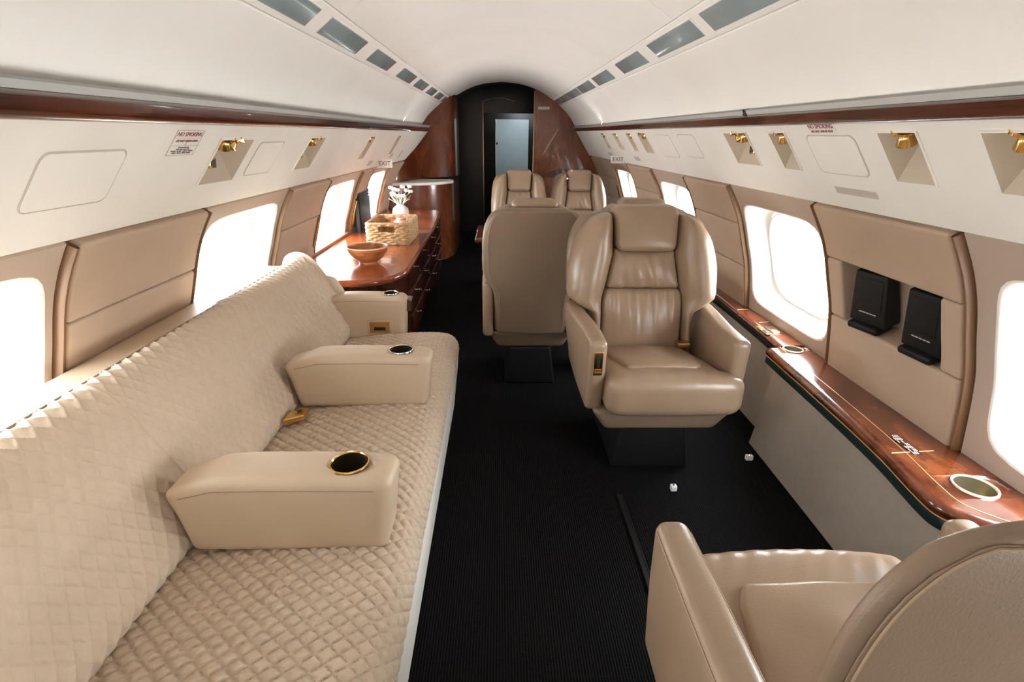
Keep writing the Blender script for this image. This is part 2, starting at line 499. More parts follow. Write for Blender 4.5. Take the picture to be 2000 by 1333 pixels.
def vplate(side, y0, y1, t0, t1, th=.0016, r=.02, name='access_panel', m='valance', parent=None, slant=0):
    (x0, z0), (x1, z1) = VAL[side]; L = math.hypot(x1-x0, z1-z0)
    hy, hz = (y1-y0)/2, (t1-t0)*L/2; pts = []
    for cx, cz, a0 in ((hy-r, hz-r, 0), (-(hy-r), hz-r, 90), (-(hy-r), -(hz-r), 180), (hy-r, -(hz-r), 270)):
        for q in range(5):
            a = math.radians(a0+q*22.5); pts.append((cx+r*math.cos(a), cz+r*math.sin(a)))
    yc, tc_ = (y0+y1)/2, (t0+t1)/2
    mb = MB()
    rows = [[VP_(side, yc+a*s, tc_+b*s/L, -o) for a, b in pts] for s, o in ((1, -.002), (1, th), (.985, th*1.3))]
    mb.grid(rows, close_v=True); mb.ngon(rows[-1])
    return obj(name, mb, M[m], parent or valance[side])
def outline(side, y0, y1, t0, t1, parent, r=.02):
    (x0, z0), (x1, z1) = VAL[side]; L = math.hypot(x1-x0, z1-z0)
    hy, hz = (y1-y0)/2, (t1-t0)*L/2; pts = []
    for cx, cz, a0 in ((hy-r, hz-r, 0), (-(hy-r), hz-r, 90), (-(hy-r), -(hz-r), 180), (hy-r, -(hz-r), 270)):
        for q in range(5):
            a = math.radians(a0+q*22.5); pts.append((cx+r*math.cos(a), cz+r*math.sin(a)))
    mb = MB()
    tube(mb, [VP_(side, (y0+y1)/2+a, (t0+t1)/2+b/L, -.0008) for a, b in pts], .0016, 5, closed=True)
    return obj('panel_seam', mb, M['stitch_seam'], parent)
M['recess'] = mat('recess_suede_shaded', (.50,.42,.33), .7)  # suede tone darkened to paint in the shade of the light recesses
M['stitch_seam'] = mat('seam_gap', (.55,.50,.44), .8)
for side, lst in ((-1, [(1.03,1.265,.33,.74), (1.96,2.18,.36,.76)]), (1, [(1.421,1.643,.44,.86), (2.62,2.86,.45,.86), (3.0,3.3,.4,.85)])):
    for a, b, t0, t1 in lst:
        p = vplate(side, a, b, t0, t1, .0022)
        outline(side, a-.002, b+.002, t0-.008, t1+.008, p)
vplate(1, 1.428, 1.615, .19, .27, .001, .003, 'grey_cover_plate', 'greyplate')
vplate(-1, 4.02, 4.14, .10, .22, .001, .003, 'grey_cover_plate', 'greyplate')
vplate(-1, 4.75, 4.86, .20, .33, .001, .003, 'grey_cover_plate', 'greyplate')
vplate(-1, 5.2, 5.28, .15, .38, .001, .003, 'grey_cover_plate', 'greyplate')
vplate(1, 4.0, 4.15, .16, .27, .001, .003, 'grey_cover_plate', 'greyplate')
vplate(1, 5.0, 5.15, .16, .27, .001, .003, 'grey_cover_plate', 'greyplate')

# --- wood rails and the grey lips above
RB = {1: ((.873,1.249),(.854,1.281),(.848,1.296)), -1: ((-.737,1.231),(-.723,1.270),(-.718,1.284))}
kt = 1
for side in (1, -1):
    yend = 6.33 if side > 0 else 5.95
    (xa, za), (xb, zb), (xc, zc) = RB[side]
    prof = [(xa+side*.03, za-.002), (xa-side*.004, za-.003), (xa-side*.016, za+.004), (xa-side*.021, za+.016), (lerp(xa, xb, .8)-side*.014, lerp(za, zb, .8)), (xb-side*.002, zb), (xb+side*.04, zb+.002)]
    rows = [[(x, y, z+rise(y, z)) for x, z in prof] for y in [lerp(Y0, yend, i/10) for i in range(11)]]
    mb = MB(); mb.grid(rows)
    struct(obj('trim_%d' % kt, mb, M['wood'], angle=60)); kt += 1
    prof = [(xb+side*.03, zb), (xb+side*.004, zb+.001), (xc+side*.004, zc), (xc-side*.003, zc+.004), (xc+side*.06, zc+.007)]
    segs = [(Y0, 1.92), (1.945, yend)] if side > 0 else [(Y0, yend)]
    for a, b in segs:
        rows = [[(x, y, z+rise(y, z)) for x, z in prof] for y in [lerp(a, b, i/8) for i in range(9)]]
        mb = MB(); mb.grid(rows)
        struct(obj('trim_%d' % kt, mb, M['lip'], angle=30)); kt += 1

obj('lip_gap_shade', bx((.872, 1.9325, 1.302), (.016, .018, .012), .001), M['dark'], wall[1])  # added dark block standing in for the shade between the lip ends
# --- ceiling: outer lining plus panels
ce = MB()
xs = [.035+s*a for s in (-1,) for a in [.90,.82,.72,.62,.5,.35,.18]]+[.035]+[.035+a for a in [.18,.35,.5,.62,.72,.82,.90]]
ce.grid([[CP(x, y, .03) for x in xs] for y in (Y0, 2, 4, Y1, YB)])
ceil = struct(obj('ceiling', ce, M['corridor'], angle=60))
def cpanel(x0, x1, y0, y1, name, nx=8, th=.008, m='headliner', ny=2, r=.004):
    hy = (y1-y0)/2-.0012; hx = (x1-x0)/2-.0008; xc, yc = (x0+x1)/2, (y0+y1)/2
    mb = MB()
    rbox(mb, (0,0,0), (hx, hy, th), r, (nx, ny, 1), lambda x, y, z: CP(xc+x, yc+y, z+.0))
    return obj(name, mb, M[m], ceil)
for a, b in ((Y0, .55), (.55, 2.0), (2.0, 3.17), (3.17, 6.33)):
    cpanel(-.525, .595, a, b, 'ceiling_panel', 26, ny=5)
cpanel(-.83, -.622, Y0, 5.98, 'side_ceiling_panel', 8, ny=8)
cpanel(.692, .90, Y0, 6.33, 'side_ceiling_panel', 8, ny=8)
cpanel(-.622, -.525, Y0, 5.98, 'vent_rail', 4, ny=8)
cpanel(.595, .692, Y0, 6.33, 'vent_rail', 4, ny=8)
ordn = ['first', 'second', 'third', 'fourth', 'fifth', 'sixth', 'seventh', 'eighth', 'ninth']
vy = [(1.33,1.83),(1.945,2.43),(2.61,3.06),(3.32,3.80),(3.95,4.42),(4.58,5.01),(5.14,5.58),(5.72,5.98)]
for side in (-1, 1):
    for i, (a, b) in enumerate(vy):
        if side > 0:
            b = b+.04*i*.5 if i > 3 else b-.02
            a -= .05
            if i == 7: b = 6.28
        xc = -.575 if side < 0 else .645
        rt = tag(empty('ceiling_lens', CP(xc, (a+b)/2, -.008)), '%s grey blue ceiling lens, counted from the front, in the row over the %s' % (ordn[i], 'sofa' if side < 0 else 'armchair'), 'ceiling light', 'grey blue lenses along the ceiling')
        o0 = rt.location.copy()
        mb = MB()
        hy = (b-a)/2
        rbox(mb, (0,0,0), (.029, hy, .003), .002, (3,1,1), lambda x, y, z: CP(xc+x, (a+b)/2+y, z-.0095)-o0)
        obj('lens', mb, M['lens'], rt)
        mb = MB()
        pts = [(-.030,-hy-.001),(.030,-hy-.001),(.030,hy+.001),(-.030,hy+.001)]
        rows = [[CP(xc+x*s, (a+b)/2+y+q*(1 if y > 0 else -1), z)-o0 for x, y in pts] for s, q, z in ((1.12,.0035,-.006),(1.10,.003,-.0105),(1.0,0,-.0105),(1.0,0,-.007))]
        mb.grid(rows, close_v=True); obj('frame', mb, M['headliner'], rt, smooth=False)

# --- closing walls
mb = MB()
rbox(mb, (.05, Y0-.03, .95), (1.5, .03, 1.0), .0)
struct(obj('wall_front', mb, M['headliner'], smooth=False))
# right-hand aft bulkhead in glossy burl
def xsec(xa, xb, y, out=.02):         # upper outline of the cabin section from xa to xb
    return [CP(lerp(xa, xb, i/16), y, out) for i in range(17)]
def bulk_section(side, x_in, y):
    pts = [(x_in, 0.0)]
    if side > 0:
        pts += [(1.2, 0.0), (1.36, .3), (1.33, .6), (1.25, .9), (1.12, 1.1), (.95, 1.28)]
        pts += [(p.x, p.z) for p in xsec(.87, x_in, y)]
    return pts
mb = MB()
prism(mb, bulk_section(1, .392, 6.3), lambda p, t: (p[0], 6.30+.04*t, p[1]))
wr = struct(obj('wall_aft_right', mb, M['bulkwood'], smooth=False))
obj('edge_strip', bx((.392, 6.292, .85), (.004, .006, .84), .002), M['brass'], wr)
obj('label_plate', bx((.50, 6.296, 1.522), (.065, .003, .014), .002), M['greyplate'], wr)
obj('rear_ledge_arch', prism(MB(), [(.45+.6*i/12, .78+.10*math.sin(PI*i/12)) for i in range(13)], lambda p, t: (p[0], 6.27+.03*t, p[1])), M['darkwood'], wr, smooth=False)
# corridor: dark lining, door frame and pane
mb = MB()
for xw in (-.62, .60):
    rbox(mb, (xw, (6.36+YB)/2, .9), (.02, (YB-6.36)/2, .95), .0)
struct(obj('wall_corridor', mb, M['near_black'], smooth=False))
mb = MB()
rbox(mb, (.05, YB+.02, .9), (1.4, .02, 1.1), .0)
struct(obj('wall_rear', mb, M['near_black'], smooth=False))
YD = 7.2
pts_out = [(-.62, 0), (.60, 0), (.60, 1.9), (-.62, 1.9)]
dr = struct(obj('door_1', MB().add([], []) if False else bx((-.41, YD, .9), (.20, .02, .92), .003), M['near_black'], smooth=False))
obj('jamb', bx((.545, YD, .9), (.055, .02, .92), .003), M['near_black'], dr)
obj('header', bx((.14, YD, 1.66), (.36, .02, .16), .003), M['near_black'], dr)
obj('brass_edge', bx((-.208, YD-.024, .82), (.006, .004, .82), .002), M['brass'], dr)
mb = MB(); tube(mb, [(-.2+.4*i/12, YD-.022, 1.64+.035*math.sin(PI*i/12)) for i in range(13)], .004, 6)
obj('arched_edge', mb, M['lip'], dr)
d2 = struct(obj('door_2', bx((.19, 8.05, .715), (.238, .015, .74), .004), M['doorpane'], smooth=False))
obj('pane_edge', bx((-.052, 8.03, .715), (.004, .006, .74), .002), M['chrome'], d2)
obj('door_knob', lathe(MB(), [(0,0),(.012,0),(.014,.01),(.0,.014)], (0,0,0), 12, Matrix.Translation((-.03, 8.03, 1.13)) @ Matrix.Rotation(PI/2, 4, 'X')), M['black'], d2)
# added hidden fill light that brightens the inner door
la = bpy.data.lights.new('aft_door_fill', 'AREA'); la.size = .25; la.energy = 2.5; la.color = (.92,.97,1)
lo = bpy.data.objects.new('aft_door_fill', la); COL.objects.link(lo); lo.location = (.36, 7.32, 1.62)
lo.rotation_euler = (Vector((.18, 8.05, .95))-lo.location).to_track_quat('-Z', 'Y').to_euler()

# added hidden fill strips above the grey lips, brightening the aft ceiling
for sx in (1, -1):
    la = bpy.data.lights.new('ceiling_fill_strip', 'AREA'); la.shape = 'RECTANGLE'; la.size = .015; la.size_y = 2.3
    la.energy = 1.6; la.color = (1, .98, .95)
    lo = bpy.data.objects.new('ceiling_fill_strip', la); COL.objects.link(lo); lo.location = (.035+sx*.83, 4.6, 1.350)
    lo.rotation_euler = (Vector((.035, 4.6, 1.85))-lo.location).to_track_quat('-Z', 'Y').to_euler()

# ================================================================== SOFA
sofa = tag(empty('sofa', (-.6, 1.3, 0)), 'long cream quilted sofa with fold-down armrests under the windows', 'sofa')
so = Vector((-.6, 1.3, 0))
SY = [-.24, .38, 1.0, 1.63, 2.21]
def quilt(u, v, s=.034, wd=.0030, dp=.0042, asp=1.25):
    a = (u/s+v/(s*asp)); b = (u/s-v/(s*asp))
    da = abs(a-round(a)); db = abs(b-round(b))
    dm = min(da, db)*s*.75
    pf = (1-math.exp(-(dm/wd)**2))
    return dp*(pf-1)
def catpath(pts, step):
    P = [Vector((x, 0, z)) for x, z in pts]; out = []
    for i in range(len(P)-1):
        p0 = P[max(i-1, 0)]; p1 = P[i]; p2 = P[i+1]; p3 = P[min(i+2, len(P)-1)]
        n = max(2, int((p2-p1).length/step))
        for k in range(n):
            t = k/n
            out.append(.5*((2*p1)+(-p0+p2)*t+(2*p0-5*p1+4*p2-p3)*t*t+(-p0+3*p1-3*p2+p3)*t**3))
    out.append(P[-1]); return out
def quilted(name, path, y0, y1, close, step=.0037, edge=.016, drop=.012, s=.034, asp=1.25, dp=.0042, ymod=None, far=None):
    C = catpath(path, step); n = len(C)
    nrm = []
    for i in range(n):
        t = (C[min(i+1, n-1)]-C[max(i-1, 0)]).normalized(); nrm.append(Vector((-t.z, 0, t.x)))
    sl = [0.]
    for i in range(1, n): sl.append(sl[-1]+(C[i]-C[i-1]).length)
    ny = int((y1-y0)/step); rows = []
    for j in range(ny+1):
        y = lerp(y0, y1, j/ny); de = min(y-y0, y1-y)
        eg, dr = (far if far and y > (y0+y1)/2 else (edge, drop))
        ed = dr*(1-math.sqrt(max(0, 1-(1-clamp(de/eg))**2)))
        row = []
        for i in range(n):
            fade = clamp(sl[i]/.02)*clamp((sl[-1]-sl[i])/.02)
            puff = .003*math.sin(PI*clamp((y-y0)/(y1-y0)))**.5
            q = quilt(y, sl[i], s, dp=dp, asp=asp)*fade*clamp(de/.012)
            p = C[i]+nrm[i]*(q+puff-ed-.006)
            yy = y
            if ymod: yy = ymod(y, p)
            row.append(Vector((p.x, yy, p.z))-so)
        # closing path around the back
        row += [Vector((x, y, z))-so for x, z in close]
        rows.append(row)
    mb = MB(); mb.grid(rows, close_v=True); mb.ngon(rows[0]); mb.ngon(rows[-1], True)
    return obj(name, mb, M['sofa'], sofa, angle=60)
SEATP = [(-.72,.352),(-.62,.366),(-.5,.380),(-.36,.388),(-.26,.386),(-.215,.372),(-.188,.342),(-.180,.305),(-.188,.268)]
for a, b in zip(SY, SY[1:]):
    quilted('seat_cushion', SEATP, a, b, [(-.22,.25),(-.72,.25)], dp=.0068, edge=.012, drop=.008)
BACKP = [(-.705,.345),(-.690,.372),(-.692,.405),(-.725,.47),(-.772,.56),(-.815,.635),(-.85,.683),(-.885,.703),(-.918,.695),(-.93,.672)]
for k, (a, b) in enumerate(zip(SY, SY[1:])):
    last = k == 3
    b2 = b+.05 if last else b
    quilted('back_cushion', BACKP, a, b2, [(-.92,.40),(-.80,.34)], asp=1.35, s=.036, dp=.0050, edge=.012, drop=.006, far=(.05, .028) if last else None)
# base, skirt, deck behind the back
obj('base', bx(tuple(Vector((-.60, .985, .125))-so), (.36, 1.22, .125), .006), M['sofafront'], sofa)
mb = MB()
rows = []
for y in (-.24, 1.0, 2.2):
    rows.append([Vector((x, y, z))-so for x, z in ((-.19,.27),(-.196,.2),(-.208,.1),(-.218,.002),(-.24,.002),(-.24,.27))])
mb.grid(rows, close_v=True); mb.ngon(rows[0]); mb.ngon(rows[-1], True)
obj('skirt', mb, M['sofafront'], sofa, smooth=False)
mb = MB()
rbox(mb, tuple(Vector((-.985, 1.0, .655))-so), (.075, 1.26, .022), .016, (1,2,1))
obj('back_deck', mb, M['armcream'], sofa)
obj('back_frame', bx(tuple(Vector((-.975, 1.0, .33))-so), (.045, 1.25, .31), .01), M['armcream'], sofa)
mb = MB(); tube(mb, [Vector((-.908, y, .706))-so for y in [lerp(-.23, 2.2, i/30) for i in range(31)]], .0035, 6)
obj('piping', mb, M['stitch'], sofa)
mb = MB(); rbox(mb, tuple(Vector((-.80, 2.285, .578))-so), (.075, .03, .045), .028, (3,1,3), lambda x, y, z: (x-(z*.55), y, z))
obj('end_bolster', mb, M['sofa'], sofa)
# arms
def cup(parent, c, r, depth=.05, ringm='chrome', well='cupwell'):
    o = obj('cup_holder', lathe(MB(), [(r*1.12,.0005),(r*1.10,.003),(r*1.04,.0035),(r*1.0,.001)], c, 32), M[ringm], parent)
    w = obj('cup_well', lathe(MB(), [(r*1.02,.0012),(r*.97,-depth*.5),(r*.9,-depth),(.0001,-depth)], c, 32), M[well], o)
    return o
def arm_block(y, x0, x1, zb, zt, th, cupx, r=.026, back_slant=.06):
    mb = MB(); hx, hz = (x1-x0)/2, (zt-zb)/2
    # top face gets a hole for the cup: build as loft around the outline with a ring hole
    def fn(px, py, pz):
        u = (px+hx)/(2*hx)              # 0 back .. 1 front
        pz2 = pz
        z = pz2 + (.006 if pz > 0 else 0)*math.sin(PI*u)
        x = px
        if u < .2 and pz > 0: z -= (.2-u)*.16*(pz/hz)
        if u < .1: x -= back_slant*(pz/hz)*.35*(1-u/.1)
        if u > .9: x += (.012*(pz/hz))*((u-.9)/.1)
        py2 = py*(1+.06*math.sin(PI*u))
        return Vector((x, py2, z))
    c = Vector(((x0+x1)/2, y, (zb+zt)/2))-so
    rbox(mb, c, (hx, th/2, hz), r, (14, 3, 6), fn)
    o = obj('armrest', mb, M['armcream'], sofa)
    zc = zt+.006-so.z
    # stitched seam lines near the top on both faces
    for s in (-1, 1):
        mb = MB(); pts = []
        for i in range(13):
            u = .06+i/12*.87; p = fn(lerp(-hx, hx, u), s*th/2, hz-.026); pts.append(p+c+Vector((0, s*.0003, 0)))
        tube(mb, pts, .0011, 5); obj('seam', mb, M['stitch'], o)
    return o, c, fn, hx, hz
for (y, x0, x1, zb, zt, th, cx_, rr) in ((.935,-.685,-.232,.368,.555,.118,-.322,.0375),(1.575,-.685,-.232,.368,.552,.112,-.325,.036),(2.262,-.80,-.432,.22,.545,.094,-.495,.031)):
    o, c, fn, hx, hz = arm_block(y, x0, x1, zb, zt, th, cx_)
    u = (cx_-x0)/(x1-x0); ztop = fn(lerp(-hx, hx, u), 0, hz)[2]+c.z
    cu = cup(o, Vector((cx_, y, 0))-so+Vector((0,0,ztop+.0012)), rr, .045, 'gold' if y < 1 else 'chrome')
    # cut the well into the arm
    cut = obj('cut', lathe(MB(), [(.0001,.05),(rr*1.03,.05),(rr*1.03,-.06),(.0001,-.06)], Vector((cx_, y, 0))-so+Vector((0,0,ztop)), 32), M['cupwell'], sofa)
    bo = o.modifiers.new('well', 'BOOLEAN'); bo.object = cut; bo.operation = 'DIFFERENCE'; bo.solver = 'EXACT'
    bpy.context.view_layer.update()
    dg = bpy.context.evaluated_depsgraph_get()
    me = bpy.data.meshes.new_from_object(o.evaluated_get(dg)); o.modifiers.clear(); o.data = me
    bpy.data.objects.remove(cut)
    me.materials.clear(); me.materials.append(M['armcream'])
    if y > 2:
        ap = bx((-.545-so.x, y-.049-so.y, .40), (.056, .004, .036), .003)
        a = obj('control_panel', ap, M['armcream'], o)
        obj('recess', bx((-.545-so.x, y-.0535-so.y, .402), (.046, .002, .027), .0015), M['brass'], a)
        obj('slot', bx((-.545-so.x, y-.056-so.y, .396), (.026, .0015, .008), .001), M['dark'], a)
        obj('front_cap', bx((-.424-so.x, y+.03-so.y, .49), (.022, .035, .03), .008), M['darkwood'], o)
bk = obj('belt_buckle', bx(tuple(Vector((-.645, 1.44, .384))-so), (.030, .027, .009), .004, (1,1,1), lambda x, y, z: (x, y+x*.35, z+x*.12)), M['gold'], sofa)

# ================================================================== WINDOW LEDGE on the armchair side
LEDGE_Z = .42
lg = tag(empty('side_ledge', (1.15, 1.3, 0)), 'long burl wood window ledge with cup holders over a grey panel', 'ledge')
lo_ = Vector((1.15, 1.3, 0))
EDGE = [(-1.3,1.19),(.70,1.19),(.80,1.175),(.86,1.14),(.905,1.085),(.95,1.045),(1.0,1.040),(1.2,1.068),(1.5,1.088),(1.80,1.10),(1.925,1.105)]
EDGE2 = [(1.945,1.17),(2.2,1.183),(2.7,1.197),(4.5,1.20),(6.28,1.20)]
def ledge_piece(E, name, m, parent, prof, inner=1.30):
    mb = MB(); rows = []
    for (y, x) in E: rows.append([Vector((x+q, y, z))-lo_ for q, z in prof]+[Vector((inner, y, prof[-1][1]))-lo_, Vector((inner, y, prof[0][1]))-lo_])
    mb.grid(rows, close_v=True); mb.ngon(rows[0]); mb.ngon(rows[-1], True)
    return obj(name, mb, m, parent, angle=50)
def fine(E, n=60):
    out = []
    for i in range(n+1):
        y = lerp(E[0][0], E[-1][0], i/n); out.append((y, cubic(E, y)))
    return out
TOPP = [(.004,-.034+LEDGE_Z),(-.004,-.026+LEDGE_Z),(-.004,-.014+LEDGE_Z),(.003,-.004+LEDGE_Z),(.014,LEDGE_Z),(.026,LEDGE_Z)]
E1 = fine([e_ for e_ in EDGE if e_[0] >= .69], 90); E1 = [(-1.3, 1.19)]+E1
top = ledge_piece(E1, 'ledge_top', M['burl'], lg, TOPP)
ledge_piece(fine(EDGE2, 30), 'aft_ledge_top', M['burl'], lg, TOPP)
ledge_piece(E1, 'green_edge', M['greenedge'], lg, [(.006,-.070+LEDGE_Z),(.002,-.066+LEDGE_Z),(.002,-.037+LEDGE_Z),(.006,-.034+LEDGE_Z)])
ledge_piece(fine(EDGE2, 20), 'aft_green_edge', M['greenedge'], lg, [(.006,-.058+LEDGE_Z),(.002,-.054+LEDGE_Z),(.002,-.037+LEDGE_Z),(.006,-.034+LEDGE_Z)])
mb = MB(); tube(mb, [Vector((x+.0008, y, LEDGE_Z-.0345))-lo_ for y, x in E1 if y > .6], .0016, 5); obj('gold_line', mb, M['inlay'], lg)
mb = MB(); tube(mb, [Vector((x+.052, y, LEDGE_Z+.0002))-lo_ for y, x in E1 if y > .6], .0012, 5); obj('inlay_line', mb, M['inlay'], lg)
for yy, xa, xb in ((1.165,1.075,1.20),(2.42,1.195,1.255),(2.23,1.215,1.265)):
    mb = MB(); tube(mb, [Vector((xa, yy, LEDGE_Z+.0002))-lo_, Vector((xb, yy+.01, LEDGE_Z+.0002))-lo_], .0013, 5); obj('inlay_line', mb, M['inlay'], lg)
for (x, y, r) in ((1.178,1.018,.043),(1.198,1.90,.034)):
    cu = obj('cup_holder', lathe(MB(), [(r*1.14,.0005),(r*1.12,.004),(r*1.02,.0045),(r*.98,.001)], Vector((x, y, LEDGE_Z))-lo_, 32), M['ring'], lg)
    obj('cup_well', lathe(MB(), [(r*1.0,.0022),(r*.97,-.02),(r*.92,-.045),(.0001,-.045)], Vector((x, y, LEDGE_Z))-lo_, 32), M['cupsteel'] , cu)
    cut = obj('cut', lathe(MB(), [(.0001,.03),(r*1.01,.03),(r*1.01,-.046),(.0001,-.046)], Vector((x, y, LEDGE_Z))-lo_, 32), M['cupwell'], lg)
    for o in [top]+[q for q in lg.children if q.name.startswith('green_edge')]:
        bo = o.modifiers.new('well', 'BOOLEAN'); bo.object = cut; bo.operation = 'DIFFERENCE'; bo.solver = 'EXACT'
        bpy.context.view_layer.update()
        dg = bpy.context.evaluated_depsgraph_get()
        mname = o.data.materials[0]
        me = bpy.data.meshes.new_from_object(o.evaluated_get(dg)); o.modifiers.clear(); o.data = me
        me.materials.clear(); me.materials.append(mname)
    bpy.data.objects.remove(cut)
# front panel under the ledge
mb = MB(); rows = []
for y, x in fine([(.55,1.19),(.72,1.18),(.82,1.15),(.90,1.10),(.95,1.062),(1.0,1.054),(1.2,1.080),(1.5,1.098),(1.86,1.108)], 40):
    rows.append([Vector((lerp(1.052, x+.004, .35+.65*(t/4)**.8) if y > .95 else x+.004, y, lerp(.003, LEDGE_Z-.068, t/4)))-lo_ for t in range(5)]+[Vector((1.28, y, LEDGE_Z-.068))-lo_, Vector((1.22, y, .003))-lo_])
mb.grid(rows, close_v=True); mb.ngon(rows[0]); mb.ngon(rows[-1], True)
obj('front_panel', mb, M['greypanel'], lg, angle=40)
mb = MB(); rows = []
for y in (1.88, 6.28):
    rows.append([Vector((x, y, z))-lo_ for x, z in ((1.16,.003),(1.205,.36),(1.28,.36),(1.22,.003))])
mb.grid(rows, close_v=True); mb.ngon(rows[0]); mb.ngon(rows[-1], True)
obj('aft_front_panel', mb, M['greypanel'], lg, smooth=False)
# lettered placard, control switch and ashtray set into the top
pl = obj('placard', bx(tuple(Vector((1.142, 1.205, LEDGE_Z+.0012))-lo_), (.013, .05, .0006), .0003), M['darkwood'], lg)
for i in range(4):
    for j in range(7):
        if random.random() < .12: continue
        obj('print_line', bx(tuple(Vector((1.133+.006*i, 1.163+.014*j, LEDGE_Z+.002))-lo_), (.0015, .0055, .0003), 0), M['sign'], pl, smooth=False)
sw = obj('control_panel', bx(tuple(Vector((1.183, 2.12, LEDGE_Z+.001))-lo_), (.014, .052, .004), .0035), M['gold'], lg)
obj('switch', bx(tuple(Vector((1.183, 2.095, LEDGE_Z+.0055))-lo_), (.009, .02, .002), .001), M['dark'], sw)
obj('lighter_button', bx(tuple(Vector((1.183, 2.148, LEDGE_Z+.0055))-lo_), (.008, .013, .002), .001), M['brass'], sw)
ash = obj('ashtray', bx(tuple(Vector((1.232, 2.13, LEDGE_Z+.001))-lo_), (.020, .045, .0025), .002), M['chrome'], lg)
obj('flap', bx(tuple(Vector((1.230, 2.11, LEDGE_Z+.004))-lo_), (.012, .018, .0015), .001), M['brass'], ash)

# ================================================================== MONITORS in the niche
def monitor(y, lab, tilt):
    # local frame: screen faces -x, width along y, z up
    rt = empty('seat_monitor', WP(1, y, .735, .012))
    rt.rotation_euler = (0, math.radians(-19), math.radians(tilt))
    tag(rt, lab, 'monitor', 'small black monitors in the wall niche')
    hw, hz = .062, .088
    obj('housing', bx((.012, 0, .0), (.026, hw, hz), .006, (1,1,1), lambda x, y_, z: (x+ (.012*(z/hz) if x < 0 else 0), y_*(1-.07*(z/hz)), z)), M['black'], rt)
    obj('screen', bx((-.0135, 0, .018), (.0022, .046, .052), .002, (1,1,1), lambda x, y_, z: (x+.012*((z+.018)/hz), y_, z)), M['screen'], rt)
    lb = obj('label_strip', bx((-.0185, 0, -.055), (.0012, .032, .011), .0005, (1,1,1), lambda x, y_, z: (x+.012*(z/hz), y_, z)), M['black'], rt)
    for i in range(3):
        for j in range(5):
            obj('print_line', bx((-.0200-.0006, -.026+.0128*j, -.048-.007*i), (.0006, .0052, .0018), 0), M['greyplate'], lb, smooth=False)
    obj('foot', bx((-.012, 0, -.096), (.036, .056, .012), .009), M['black'], rt)
    return rt
monitor(1.575, 'black flip-out monitor in the wall niche, the one closer to the wide armchair', 14)
monitor(1.345, 'black flip-out monitor in the wall niche, the one closer to the brown edge trim', 6)

